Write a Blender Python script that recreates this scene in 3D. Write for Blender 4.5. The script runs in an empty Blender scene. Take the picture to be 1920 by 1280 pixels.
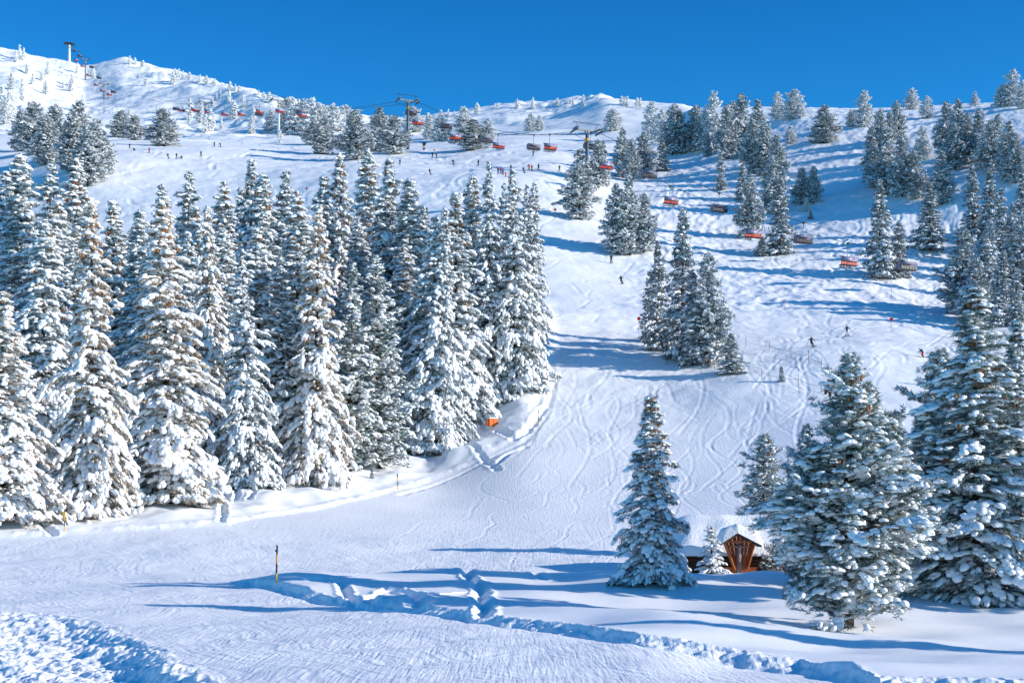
import bpy, math, random
import numpy as np
from mathutils import Vector, Matrix

# ------------------------------------------------------------------ camera, sky, sun
scn = bpy.context.scene
COL = scn.collection
R_ = math.radians
F = 2667.0            # focal length in photo pixels (1920 wide)
HZ = 1000.0           # eye-level row
cam_d = bpy.data.cameras.new('camera'); cam = bpy.data.objects.new('camera', cam_d); COL.objects.link(cam)
cam.location = (0, 0, 0); cam.rotation_euler = (R_(90), 0, 0)
cam_d.sensor_width = 36; cam_d.lens = F / 1920 * 36; cam_d.shift_y = (HZ - 640) / 1920
cam_d.clip_start = 0.5; cam_d.clip_end = 6000
scn.camera = cam
SUN_EL, SUN_PH = 18.5, 13.0     # elevation; degrees the sun stands behind the picture plane, on the right
w = bpy.data.worlds.new('World'); scn.world = w; w.use_nodes = True
nt = w.node_tree; nt.nodes.clear()
sky = nt.nodes.new('ShaderNodeTexSky'); sky.sky_type = 'NISHITA'; sky.sun_disc = False
sky.sun_elevation = R_(SUN_EL); sky.sun_rotation = R_(90 + SUN_PH)
sky.altitude = 1900; sky.air_density = 1.0; sky.dust_density = 0.2; sky.ozone_density = 3.0
hs = nt.nodes.new('ShaderNodeHueSaturation'); hs.inputs['Saturation'].default_value = 1.32; hs.inputs['Hue'].default_value = 0.495
mu = nt.nodes.new('ShaderNodeMix'); mu.data_type = 'RGBA'; mu.blend_type = 'MULTIPLY'; mu.inputs[0].default_value = 1.0; mu.inputs[7].default_value = (0.42, 0.84, 0.94, 1)
bg = nt.nodes.new('ShaderNodeBackground'); bg.inputs[1].default_value = 0.15
wo = nt.nodes.new('ShaderNodeOutputWorld')
nt.links.new(sky.outputs[0], hs.inputs['Color']); nt.links.new(hs.outputs[0], mu.inputs[6]); 
tcw = nt.nodes.new('ShaderNodeTexCoord'); sx = nt.nodes.new('ShaderNodeSeparateXYZ'); cr_ = nt.nodes.new('ShaderNodeValToRGB'); m2 = nt.nodes.new('ShaderNodeMix'); m2.data_type = 'RGBA'; m2.blend_type = 'MULTIPLY'; m2.inputs[0].default_value = 1.0
e_ = cr_.color_ramp.elements; e_[0].position = 0.20; e_[0].color = (0.98, 0.98, 1, 1); e_[1].position = 0.37; e_[1].color = (0.70, 0.72, 0.82, 1); q_ = e_.new(0.75); q_.color = (1, 1, 1, 1)
nt.links.new(tcw.outputs['Generated'], sx.inputs[0]); nt.links.new(sx.outputs['Z'], cr_.inputs[0]); nt.links.new(mu.outputs[2], m2.inputs[6]); nt.links.new(cr_.outputs[0], m2.inputs[7]); nt.links.new(m2.outputs[2], bg.inputs[0]); nt.links.new(bg.outputs[0], wo.inputs[0])
sd = bpy.data.lights.new('sun', 'SUN'); sd.energy = 3.9; sd.angle = R_(0.5); sd.color = (1.0, 0.915, 0.81)
so = bpy.data.objects.new('sun', sd); COL.objects.link(so)
tosun = Vector((math.cos(R_(SUN_EL)) * math.cos(R_(SUN_PH)), -math.cos(R_(SUN_EL)) * math.sin(R_(SUN_PH)), math.sin(R_(SUN_EL))))
so.rotation_euler = tosun.to_track_quat('Z', 'Y').to_euler()
scn.view_settings.view_transform = 'Standard'; scn.view_settings.look = 'None'
scn.view_settings.exposure = 0.68; scn.view_settings.gamma = 1.0
scn.render.engine = 'CYCLES'
scn.cycles.max_bounces = 6; scn.cycles.diffuse_bounces = 4

# ------------------------------------------------------------------ helpers
def nodes(m):
    m.use_nodes = True
    return m.node_tree, m.node_tree.nodes['Principled BSDF']
def mat(name, col, rough=0.6, metal=0.0, var=0.0, scale=6.0, col2=None, bump=0.0, stretch=None):
    m = bpy.data.materials.new(name); t, b = nodes(m)
    b.inputs['Roughness'].default_value = rough; b.inputs['Metallic'].default_value = metal
    if 'Specular IOR Level' in b.inputs: b.inputs['Specular IOR Level'].default_value = 0.3
    tc = t.nodes.new('ShaderNodeTexCoord'); mp = t.nodes.new('ShaderNodeMapping')
    if stretch: mp.inputs['Scale'].default_value = stretch
    n = t.nodes.new('ShaderNodeTexNoise'); n.inputs['Scale'].default_value = scale; n.inputs['Detail'].default_value = 5
    t.links.new(tc.outputs['Object'], mp.inputs[0]); t.links.new(mp.outputs[0], n.inputs['Vector'])
    r = t.nodes.new('ShaderNodeValToRGB')
    c2 = col2 or tuple(max(0, c * (1 - var)) for c in col)
    r.color_ramp.elements[0].color = (*c2, 1); r.color_ramp.elements[1].color = (*col, 1)
    r.color_ramp.elements[0].position = 0.35; r.color_ramp.elements[1].position = 0.65
    t.links.new(n.outputs['Fac'], r.inputs[0]); t.links.new(r.outputs[0], b.inputs['Base Color'])
    if bump:
        bp = t.nodes.new('ShaderNodeBump'); bp.inputs['Strength'].default_value = bump; bp.inputs['Distance'].default_value = 0.05
        t.links.new(n.outputs['Fac'], bp.inputs['Height']); t.links.new(bp.outputs[0], b.inputs['Normal'])
    return m
def mesh_np(name, V, Fc, mats=(), smooth=False, mi=None):
    """V (n,3) float, Fc (m,k) int"""
    me = bpy.data.meshes.new(name)
    V = np.ascontiguousarray(V, dtype=np.float32); Fc = np.ascontiguousarray(Fc, dtype=np.int32)
    k = Fc.shape[1]
    me.vertices.add(len(V)); me.vertices.foreach_set('co', V.ravel())
    me.loops.add(Fc.size); me.loops.foreach_set('vertex_index', Fc.ravel())
    me.polygons.add(len(Fc)); me.polygons.foreach_set('loop_start', np.arange(0, Fc.size, k, dtype=np.int32))
    me.polygons.foreach_set('loop_total', np.full(len(Fc), k, dtype=np.int32))
    for m in mats: me.materials.append(m)
    if mi is not None: me.polygons.foreach_set('material_index', np.ascontiguousarray(mi, dtype=np.int32))
    if smooth: me.polygons.foreach_set('use_smooth', np.ones(len(Fc), dtype=bool))
    me.update(calc_edges=True)
    return me
def link(name, me, parent=None, loc=None, rot=None, scale=None):
    o = bpy.data.objects.new(name, me); COL.objects.link(o)
    if parent: o.parent = parent
    if loc is not None: o.location = loc
    if rot is not None: o.rotation_euler = rot
    if scale is not None: o.scale = scale
    return o
def tag(o, label=None, cat=None, group=None, kind=None):
    if label: o['label'] = label
    if cat: o['category'] = cat
    if group: o['group'] = group
    if kind: o['kind'] = kind
    return o
def thing(name, label, cat, loc=(0, 0, 0), rz=0, group=None):
    o = link(name, None, loc=loc, rot=(0, 0, rz)); return tag(o, label, cat, group)

class MB:
    """collects shapes into one mesh"""
    def __init__(s): s.v = []; s.f = []; s.m = []
    def add(s, vs, fs, mi=0):
        b = len(s.v); s.v += [tuple(v) for v in vs]; s.f += [tuple(b + i for i in f) for f in fs]; s.m += [mi] * len(fs)
    def hexa(s, p, mi=0):   # 8 corner points, bottom 4 then top 4
        s.add(p, [(3, 2, 1, 0), (4, 5, 6, 7), (0, 1, 5, 4), (1, 2, 6, 5), (2, 3, 7, 6), (3, 0, 4, 7)], mi)
    def box(s, c, d, mi=0, rot=None):
        M = rot if rot is not None else Matrix.Identity(3)
        c = Vector(c); h = [x / 2 for x in d]
        p = [c + M @ Vector((x * h[0], y * h[1], z * h[2])) for z in (-1, 1) for x, y in ((-1, -1), (1, -1), (1, 1), (-1, 1))]
        s.hexa(p, mi)
    def tube(s, pts, rad, n=8, mi=0, cap=True):
        pts = [Vector(p) for p in pts]
        if not hasattr(rad, '__len__'): rad = [rad] * len(pts)
        b = len(s.v); up = None
        for i, p in enumerate(pts):
            d = (pts[min(i + 1, len(pts) - 1)] - pts[max(i - 1, 0)]).normalized()
            a = Vector((0, 0, 1)) if abs(d.z) < 0.9 else Vector((1, 0, 0))
            if up is not None and (up - d * up.dot(d)).length > 0.2: a = up
            e1 = (a - d * a.dot(d)).normalized(); e2 = d.cross(e1); up = e1
            for k in range(n):
                t = 2 * math.pi * k / n
                s.v.append(tuple(p + (e1 * math.cos(t) + e2 * math.sin(t)) * rad[i]))
        for i in range(len(pts) - 1):
            for k in range(n):
                a0 = b + i * n + k; a1 = b + i * n + (k + 1) % n
                s.f.append((a0, a1, a1 + n, a0 + n)); s.m.append(mi)
        if cap:
            s.f.append(tuple(b + k for k in range(n))[::-1]); s.m.append(mi)
            s.f.append(tuple(b + (len(pts) - 1) * n + k for k in range(n))); s.m.append(mi)
    def build(s, name, mats, parent=None, smooth=False, loc=None, bevel=0):
        me = bpy.data.meshes.new(name); me.from_pydata(s.v, [], s.f)
        if not isinstance(mats, (list, tuple)): mats = [mats]
        for m in mats: me.materials.append(m)
        me.polygons.foreach_set('material_index', s.m)
        if smooth: me.polygons.foreach_set('use_smooth', [True] * len(s.f))
        me.update()
        o = link(name, me, parent, loc)
        if bevel:
            md = o.modifiers.new('bevel', 'BEVEL'); md.width = bevel; md.segments = 2; md.limit_method = 'ANGLE'
        return o

# ------------------------------------------------------------------ numpy noise
def _hash(ix, iy, seed):
    h = (ix.astype(np.int64) * 374761393 + iy.astype(np.int64) * 668265263 + seed * 974634777) & 0xffffffff
    h = ((h ^ (h >> 13)) * 1274126177) & 0xffffffff
    return ((h ^ (h >> 16)) & 0xffff) / 65535.0
def perlin(x, y, seed=0):
    x0 = np.floor(x); y0 = np.floor(y); fx = x - x0; fy = y - y0
    u = fx * fx * fx * (fx * (fx * 6 - 15) + 10); v = fy * fy * fy * (fy * (fy * 6 - 15) + 10)
    def g(ix, iy, dx, dy):
        a = _hash(ix, iy, seed) * 2 * np.pi
        return np.cos(a) * dx + np.sin(a) * dy
    a = g(x0, y0, fx, fy); b = g(x0 + 1, y0, fx - 1, fy); c = g(x0, y0 + 1, fx, fy - 1); d = g(x0 + 1, y0 + 1, fx - 1, fy - 1)
    return 1.4 * ((a * (1 - u) + b * u) * (1 - v) + (c * (1 - u) + d * u) * v)
def fbm(x, y, o=4, seed=0):
    s = 0; a = 1.0
    for i in range(o): s = s + a * perlin(x * 2 ** i, y * 2 ** i, seed + i * 17); a *= 0.5
    return s
def sstep(a, b, x):
    t = np.clip((x - a) / (b - a), 0, 1); return t * t * (3 - 2 * t)
def pchip(xk, yk, x):
    """xk (n,), yk (n,m): monotone cubic along axis 0"""
    xk = np.asarray(xk, float); yk = np.asarray(yk, float)
    if yk.ndim == 1: yk = yk[:, None]
    h = np.diff(xk)[:, None]; dl = np.diff(yk, axis=0) / h
    d = np.zeros_like(yk)
    w1 = 2 * h[1:] + h[:-1]; w2 = h[1:] + 2 * h[:-1]
    same = dl[:-1] * dl[1:] > 0
    with np.errstate(all='ignore'):
        hm = (w1 + w2) / (w1 / dl[:-1] + w2 / dl[1:])
    d[1:-1] = np.where(same, hm, 0); d[0] = dl[0]; d[-1] = dl[-1]
    x = np.clip(x, xk[0], xk[-1]); i = np.clip(np.searchsorted(xk, x) - 1, 0, len(xk) - 2)
    t = ((x - xk[i]) / (xk[i + 1] - xk[i]))[:, None]; hh = (xk[i + 1] - xk[i])[:, None]
    return (yk[i] * (1 + 2 * t) * (1 - t) ** 2 + d[i] * hh * t * (1 - t) ** 2 + yk[i + 1] * t * t * (3 - 2 * t) + d[i + 1] * hh * t * t * (t - 1))

# ------------------------------------------------------------------ terrain: height field over (x, y)
near = [(3, 2.3e3), (8, 0), (20, 0), (30, 1293), (40, 1222), (50, 1177), (60, 1146), (70, 1116), (83, 1088)]
def col(pts, near_=None):
    base = near_ or [(30, 1293), (40, 1222), (50, 1177), (60, 1146), (70, 1116), (83, 1088)]
    return base + pts
T = {
 -400: col([(95,1052),(107,1014),(120,975),(135,940),(150,905),(205,770),(290,560),(330,480),(400,390),(440,340),(520,290),(700,250),(900,205),(1100,150),(1250,110),(1350,80),(1500,130)]),
 0: col([(95,1052),(107,1014),(120,975),(135,940),(150,905),(205,770),(290,560),(330,480),(400,385),(440,335),(520,285),(700,250),(900,210),(1100,160),(1250,115),(1350,92),(1500,150)]),
 200: col([(95,1050),(107,1012),(120,975),(135,940),(150,905),(205,770),(290,560),(330,475),(400,350),(440,290),(520,275),(700,262),(900,234),(1060,212),(1171,193),(1270,142),(1370,115),(1500,170)]),
 400: col([(95,1050),(107,1010),(120,975),(135,942),(150,908),(205,770),(290,550),(330,462),(370,395),(400,345),(440,302),(480,282),(600,272),(700,262),(823,248),(950,215),(1060,188),(1171,168),(1250,155),(1400,200)]),
 600: col([(95,1052),(107,1014),(120,980),(135,946),(150,912),(175,850),(205,765),(240,665),(290,535),(330,450),(380,360),(400,332),(440,306),(516,286),(600,273),(677,262),(800,240),(920,205),(1100,245)]),
 800: col([(95,1053),(107,1016),(120,984),(135,952),(150,918),(175,860),(205,765),(240,655),(290,525),(330,432),(380,336),(440,302),(516,281),(600,263),(700,247),(800,230),(900,216),(1100,255)]),
 1000: col([(95,1053),(107,1017),(120,985),(135,945),(150,893),(175,804),(205,690),(240,592),(290,490),(330,412),(380,330),(440,297),(516,265),(600,246),(700,228),(800,208),(900,195),(1100,235)]),
 1200: col([(95,1053),(107,1018),(120,985),(135,942),(150,893),(175,800),(205,690),(240,605),(290,505),(330,440),(380,376),(440,315),(516,268),(600,232),(700,203),(740,200),(900,260)]),
 1400: col([(95,1053),(107,1018),(120,980),(135,935),(150,885),(175,785),(190,715),(205,675),(240,600),(290,520),(340,452),(400,352),(450,288),(520,235),(580,207),(650,235),(900,330)],
        [(30,1300),(40,1250),(50,1200),(60,1160),(72,1112),(83,1092)]),
 1600: col([(95,1060),(107,1020),(120,975),(135,920),(150,865),(175,765),(205,655),(225,625),(255,580),(300,520),(330,462),(380,376),(430,300),(480,245),(550,206),(620,235),(900,340)],
        [(30,1310),(40,1262),(50,1222),(60,1180),(72,1130),(83,1108)]),
 1800: col([(95,1080),(107,1035),(120,985),(135,925),(150,865),(175,765),(205,668),(225,635),(255,595),(280,575),(310,520),(340,455),(390,360),(440,285),(490,232),(560,199),(630,235),(900,340)],
        [(30,1310),(40,1265),(50,1226),(60,1180),(72,1135),(83,1117)]),
 1920: col([(95,1080),(107,1035),(120,985),(135,925),(150,865),(175,765),(205,668),(225,635),(255,600),(280,575),(310,510),(340,445),(390,345),(440,275),(490,225),(560,192),(630,235),(900,340)],
        [(30,1310),(40,1265),(50,1226),(60,1180),(72,1135),(83,1117)]),
 2400: col([(95,1080),(107,1035),(120,985),(135,925),(150,865),(175,765),(205,660),(225,625),(255,590),(280,560),(310,490),(340,430),(390,330),(440,255),(490,205),(560,170),(630,215),(900,340)],
        [(30,1310),(40,1265),(50,1226),(60,1180),(72,1135),(83,1117)]),
}
SKX = [-400,0,50,100,130,160,200,235,270,330,400,480,500,540,600,700,800,850,900,950,1000,1080,1130,1165,1250,1330,1400,1500,1560,1650,1750,1850,1920,2400]
SKY_ = [80,92,97,112,118,132,119,112,122,138,155,175,181,194,207,224,222,213,204,197,195,192,183,191,200,205,208,207,205,204,200,197,192,165]
_seg = [(2.5, 30, 60), (30, 110, 640), (110, 330, 420), (330, 700, 230), (700, 1450, 260), (1450, 2600, 40)]
YR = np.exp(np.concatenate([np.linspace(math.log(a), math.log(b), n, endpoint=False) for a, b, n in _seg] + [[math.log(2600)]]))
NR = len(YR); dY = np.gradient(YR)
ua = np.concatenate([np.linspace(-1.6, -0.43, 60)[:-1], np.linspace(-0.43, 0.43, 1180), np.linspace(0.43, 1.6, 60)[1:]])
PXc = 960 + F * ua
knots = sorted(T)
colz = []
for k in knots:
    a = np.array(T[k], float)
    far = np.interp(k, [1250, 1600, 1850, 2400], [0, 0.08, 0.15, 0.28]); a[:, 0] *= 1 - far * (0.3 * sstep(215, 300, a[:, 0]) + 0.7 * sstep(290, 430, a[:, 0]))
    d = a[:, 0]; z = (HZ - a[:, 1]) / F * d
    d = np.concatenate([[1.0, 12.0, 20.0], d, [2000, 3000]])
    z0 = z[0]; zl = z[-1]
    z = np.concatenate([[z0 - 0.35, z0 - 0.25, z0 - 0.15], z, [zl - 220, zl - 420]])
    if k == 0 or k == -400: pass
    colz.append(pchip(d, z, YR)[:, 0])
colz = np.array(colz)                         # knots x rows
Zb = pchip(np.array(knots, float), colz, PXc) # cols x rows
def blur(a, n, ax):
    k = np.hanning(2 * n + 3)[1:-1]; k /= k.sum()
    p = [(0, 0), (0, 0)]; p[ax] = (n, n); b = np.pad(a, p, mode='edge'); out = np.zeros_like(a)
    for i, c in enumerate(k):
        out += c * (b[i:i + a.shape[0], :] if ax == 0 else b[:, i:i + a.shape[1]])
    return out
Zb = blur(blur(Zb, 26, 0), 8, 1)
Zb = Zb + (blur(Zb, 90, 0) - Zb) * sstep(560, 760, YR)[None, :]
# keep the skyline where the ridge is: shift each column's upper part
tan = Zb / YR[None, :]
m = YR > 400
mx = tan[:, m].max(axis=1)
tgt = (HZ - np.interp(PXc, SKX, SKY_)) / F
ridge = YR[m][tan[:, m].argmax(axis=1)][:, None]; ridge = blur(ridge, 40, 0)
cor = blur((tgt - mx)[:, None], 14, 0)
Zb = Zb + cor * sstep(0.72, 0.98, YR[None, :] / ridge) * YR[None, :]
X = ua[:, None] * YR[None, :]; Y = np.repeat(YR[None, :], len(ua), 0)
PXg = np.repeat(PXc[:, None], NR, 1)
def ground_line(pts):            # (px, py) -> distance along that column on the bare slope
    out = []
    for px, py in pts:
        i = int(np.clip(np.searchsorted(PXc, px), 0, len(PXc) - 1))
        t = Zb[i] / YR; tt = (HZ - py) / F
        j = np.argmax((t >= tt) & (YR > 20)); out.append(YR[j])
    return out
def hline(pts):                  # a ground line as distance per column
    d = ground_line(pts); return np.interp(PXc, [p[0] for p in pts], d)[:, None]
Z = Zb.copy()
# broad unevenness
amp = sstep(85, 300, Y)
Z += amp * 1.6 * fbm(X / 60, Y / 60, 3, 3) * (0.8 + sstep(450, 900, Y) * 1.2)
Z += 0.18 * fbm(X / 14, Y / 14, 2, 5) * sstep(20, 60, Y)
# rocky lumpy snow ridges high on the mountain
hi = sstep(560, 800, Y)
rg = 1 - np.abs(fbm(X / 70, Y / 38, 5, 11)); Z += hi * 3.2 * (rg - 0.6) * sstep(0.35, 0.75, fbm(X / 160, Y / 160, 2, 21) + 0.55)
Z += hi * 1.1 * fbm(X / 18, Y / 18, 4, 13)
br = fbm(X / 70, Y / 50, 3, 91); Z += hi * sstep(0.15, 0.5, br) * 3.0 * np.abs(fbm(X / 20, Y / 9, 4, 93))
# moguls on the upper piste, tracked powder on the right slope
mog = sstep(255, 320, Y) * (1 - sstep(480, 560, Y)) * (1 - sstep(1080, 1180, PXg))
Z += mog * (0.24 * fbm(X / 7, Y / 6, 3, 31))
rt = sstep(228, 260, Y) * (1 - sstep(470, 600, Y)) * sstep(1120, 1250, PXg)
Z += rt * (0.30 * (1 - np.abs(fbm(X / 7, Y / 8, 4, 41)) * 1.6) + 0.16 * fbm(X / 2.6, Y / 3.2, 2, 43))
pm = sstep(150, 200, Y) * (1 - sstep(240, 300, Y))
Z += pm * 0.16 * fbm(X / 5, Y / 5, 3, 47)
# forest-side snow bank left of the groomed run
E1 = [(-400,1012),(0,1012),(100,1007),(200,1001),(300,996),(430,985),(520,968),(620,950),(700,931),(760,917),(820,900),(880,878),(940,848),(990,812),(1020,775),(1042,720),(1052,670)]
d1 = (Y - hline(E1)) * np.interp(PXc, [0, 700, 850, 1052], [1, 0.8, 0.55, 0.35])[:, None] + 0.8 * fbm(X / 5, Y / 5, 2, 51) * 0.6
left = PXg < 1052
lm = (1 - sstep(1010, 1052, PXg)) * (1 - sstep(215, 275, Y))
Z += lm * (0.20 * sstep(-0.3, 2.4, d1) + 0.6 * sstep(1.0, 12, d1) + 0.16 * np.exp(-((d1 - 1.4) / 0.8) ** 2) * (0.6 + fbm(X / 2, Y / 2, 3, 55)) + sstep(1, 6, d1) * (0.5 * fbm(X / 6, Y / 7, 3, 57)))
# untouched powder shelf in the foreground right, ending in a soft crest
E2 = [(380,1096),(470,1100),(560,1114),(700,1141),(800,1150),(900,1163),(1050,1178),(1200,1200),(1350,1228),(1500,1257),(1650,1290),(2400,1300)]
E3 = [(380,1094),(470,1096),(600,1094),(850,1087),(1000,1086),(1200,1092),(1400,1095),(1500,1098),(1700,1104),(2400,1108)]
yn = hline(E2); yf = hline(E3)
rough = 0.55 * fbm(X / 1.3, Y / 1.3, 4, 61)
dn = (Y - yn) + rough; df = (yf - Y)
sh = sstep(0.0, 1.1, dn) * sstep(-3.5, 1.5, df) * sstep(380, 560, PXg)
Z += sh * 0.26 + sh * 0.36 * np.exp(-(df / 5.0) ** 2)
rim = np.exp(-((dn - 0.2) / 0.9) ** 2) * sstep(400, 520, PXg) * sstep(-2, 2, df)
Z += rim * (0.05 + 0.12 * np.abs(fbm(X / 0.9, Y / 1.0, 4, 63)))
Z -= 0.16 * np.exp(-((dn + 1.0) / 0.7) ** 2) * sstep(420, 560, PXg) * sstep(-2, 2, df)
powder = sstep(0.5, 1.5, dn) * sstep(-6, 0, df) * sstep(400, 600, PXg)
Z += powder * 0.30 * fbm(X / 9, Y / 7, 2, 67)
# hollow round the big conifer, swell right of it
def blob(px, py, rx, ry, h):
    global Z
    y = ground_line([(px, py)])[0]; x = (px - 960) / F * y
    Z += h * np.exp(-((X - x) / rx) ** 2 - ((Y - y) / ry) ** 2)
blob(1300, 1135, 4.2, 4.0, -0.35); blob(1190, 1092, 2.6, 3, 0.35); blob(1440, 1100, 3.5, 3, 0.30); blob(1700, 1140, 4.5, 4, 0.22)
blob(850, 868, 2.6, 3.0, 1.1); blob(900, 850, 2.0, 4, 0.5); blob(960, 800, 3, 5, 0.5)
# churned snow in the bottom left corner
E4 = [(-400,1140),(0,1150),(130,1155),(240,1185),(330,1235),(430,1290),(2400,1400)]
d4 = (hline(E4) - Y) + 1.2 * fbm(X / 3, Y / 3, 3, 71)
lf = (1 - sstep(420, 520, PXg))
Z += lf * sstep(-1.5, 3.5, d4) * (0.12 + 0.13 * fbm(X / 1.6 + Y / 2.8, Y / 3.6 - X / 5, 5, 73) + 0.10 * fbm(X / 0.5, Y / 0.6, 3, 74)) - lf * 0.055 * np.clip(d4, 0, 10)
# groomed run close by: shallow scrapes
wp = fbm(X / 7, Y / 9, 3, 81)
gr = (1 - sh) * (1 - sstep(100, 125, Y)) * (1 - lm * sstep(-0.5, 0.5, d1))
Z += gr * 0.014 * fbm((X + 0.5 * Y + 1.6 * wp) / 0.32, (Y - 0.5 * X) / 7, 3, 77) + gr * 0.011 * fbm((X - 1.3 * Y - 2.2 * wp) / 0.45, (Y + 1.3 * X) / 9, 3, 78) * sstep(-0.2, 0.3, wp) + gr * 0.07 * fbm(X / 4, Y / 4, 3, 79)
# unseen shoulder added to the right, outside the picture, to shade the right-hand slope
Z += 45 * np.exp(-((X - 235) / 62) ** 2 - ((Y - 235) / 105) ** 2) * sstep(0.40, 0.62, X / Y)
Z += 60 * np.exp(-((X - 430) / 110) ** 2 - ((Y - 330) / 150) ** 2) * sstep(0.42, 0.7, X / Y)

def gridpos(x, y):
    i = np.interp(x / y, ua, np.arange(len(ua))); j = np.interp(y, YR, np.arange(NR))
    return i, j
def carve(xs, ys, dep, wcell=0.8, rimh=0.35, wm=None):
    """press a groove along a path of points, with a low rim; wm = half width in metres"""
    i, j = gridpos(xs, ys)
    Zadd = {}
    y = float(np.mean(ys)); cu = y * (ua[700] - ua[699]); cy = float(np.interp(y, YR, dY))
    wm_ = max(wm or 0, 1.0 * cu, 0.6 * cy)
    ni = int(math.ceil(2.4 * wm_ / cu)); nj = int(math.ceil(2.4 * wm_ / cy))
    i0, i1 = int(i.min()) - ni - 1, int(i.max()) + ni + 2; j0, j1 = int(j.min()) - nj - 1, int(j.max()) + nj + 2
    i0 = max(i0, 0); j0 = max(j0, 0); i1 = min(i1, Z.shape[0]); j1 = min(j1, Z.shape[1])
    if i1 <= i0 or j1 <= j0: return
    best = np.full((i1 - i0, j1 - j0), 1e9)
    gx = X[i0:i1, j0:j1]; gy = Y[i0:i1, j0:j1]
    for k in range(len(xs)):
        a0 = max(int(i[k]) - ni, i0) - i0; a1 = min(int(i[k]) + ni + 2, i1) - i0
        b0 = max(int(j[k]) - nj, j0) - j0; b1 = min(int(j[k]) + nj + 2, j1) - j0
        if a1 <= a0 or b1 <= b0: continue
        dd = (gx[a0:a1, b0:b1] - xs[k]) ** 2 + (gy[a0:a1, b0:b1] - ys[k]) ** 2
        np.minimum(best[a0:a1, b0:b1], dd, out=best[a0:a1, b0:b1])
    d = np.sqrt(best) / wm_
    Z[i0:i1, j0:j1] += np.where(d < 2.4, -dep * np.exp(-d ** 2 * 1.4) + rimh * dep * np.exp(-((d - 1.45) / 0.45) ** 2), 0)
def img_path(pts, step=0.12):
    ys = ground_line(pts); P = [((p[0] - 960) / F * y, y) for p, y in zip(pts, ys)]
    xs, yy = [], []
    for a, b in zip(P[:-1], P[1:]):
        n = max(2, int(math.dist(a, b) / step)); t = np.linspace(0, 1, n, endpoint=False)
        xs.append(a[0] + (b[0] - a[0]) * t); yy.append(a[1] + (b[1] - a[1]) * t)
    xs = np.concatenate(xs); yy = np.concatenate(yy)
    return xs + 0.25 * perlin(xs * 1.1, yy * 1.1, 5), yy + 0.35 * perlin(xs * 0.9, yy * 0.9, 9)
# trenches trodden through the powder shelf
for pts, dep, wm in [
    ([(872,1084),(885,1100),(905,1112),(900,1135),(908,1150),(905,1163)], 0.55, 0.28),
    ([(905,1118),(860,1128),(820,1133),(790,1128)], 0.35, 0.22),
    ([(560,1106),(600,1102),(640,1108),(655,1122),(668,1138)], 0.45, 0.24),
    ([(690,1140),(705,1122),(735,1112),(760,1118),(775,1132),(790,1148)], 0.5, 0.3),
    ([(640,1107),(700,1110),(760,1114)], 0.3, 0.2),
    ([(1000,1085),(1010,1094),(1022,1098)], 0.35, 0.22),
    ([(60,985),(75,990),(90,1000),(100,1006)], 0.5, 0.3), ([(95,975),(80,980),(70,988)], 0.4, 0.3),
    ([(418,925),(425,945),(415,960),(418,982)], 0.45, 0.28), ([(430,925),(445,938),(440,948)], 0.4, 0.25),
    ([(500,918),(480,935),(465,950)], 0.4, 0.25),
    ([(1034,695),(1036,730),(1018,788),(985,828),(910,868),(830,902),(750,926)], 0.22, 0.45),
    ([(885,795),(930,815),(965,825),(985,815),(1005,790),(1018,770)], 0.55, 0.4), ([(925,875),(955,850),(985,840)], 0.45, 0.35), ([(880,850),(920,872),(935,880)], 0.4, 0.35)]:
    xs, ys = img_path(pts); carve(xs, ys, dep * 0.6, wm=wm * 1.2, rimh=0.25)
# ski tracks: long linked turns down the runs
rng = np.random.default_rng(7)
def track(px, py, L, ampl, wl, dep, drift=0.0):
    y = ground_line([(px, py)])[0]; x = (px - 960) / F * y
    n = int(L / 0.25); t = np.linspace(0, L, n); ph = rng.uniform(0, 6.28)
    a = ampl * (0.7 + 0.3 * np.sin(t / wl * 0.9 + ph))
    xs = x + drift * t + a * (np.sin(2 * np.pi * t / wl + ph) - math.sin(ph)); ys = y - t
    k = ys > 24; xs, ys = xs[k], ys[k]
    if len(xs) < 4: return
    cell = np.mean(ys) * (ua[700] - ua[699])
    carve(xs, ys, 0.42 * dep * max(1, cell / 0.09), rimh=0.5)
for n_, xr, yr, Lr, ar, wr_, dr, drf in [
    (70, (1020, 1500), (640, 1000), (15, 50), (0.8, 3.2), (22, 46), (0.025, 0.05), (-0.35, 0.1)), (240, (960, 1560), (620, 1040), (3, 12), (0.1, 1.2), (8, 24), (0.02, 0.05), (-1.0, 0.9)), (120, (200, 1000), (960, 1070), (2, 8), (0.1, 0.8), (8, 20), (0.02, 0.04), (-1.8, 1.0)), (40, (700, 1200), (930, 1070), (8, 30), (0.4, 1.6), (16, 30), (0.02, 0.04), (-0.9, -0.2)),
    (70, (0, 900), (1040, 1230), (5, 18), (0.15, 0.8), (9, 18), (0.03, 0.06), (-1.6, 1.4)), (150, (1050, 1900), (420, 680), (4, 18), (0.2, 2.0), (10, 26), (0.04, 0.08), (-0.9, 0.9)), (120, (230, 1040), (270, 400), (4, 14), (0.3, 2.0), (10, 30), (0.06, 0.10), (-1.2, 1.2)), (40, (1050, 1900), (480, 680), (15, 50), (0.8, 3.5), (22, 46), (0.03, 0.06), (-0.4, 0.3)),
    (60, (1200, 1850), (230, 470), (20, 70), (1.2, 4), (18, 40), (0.07, 0.12), (-0.6, 0.6)), (30, (220, 1040), (275, 400), (20, 60), (1, 4), (18, 40), (0.04, 0.08), (-0.5, 0.5))]:
    for _ in range(n_):
        track(rng.uniform(*xr), rng.uniform(*yr), rng.uniform(*Lr), rng.uniform(*ar), rng.uniform(*wr_), rng.uniform(*dr), rng.uniform(*drf))

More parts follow.
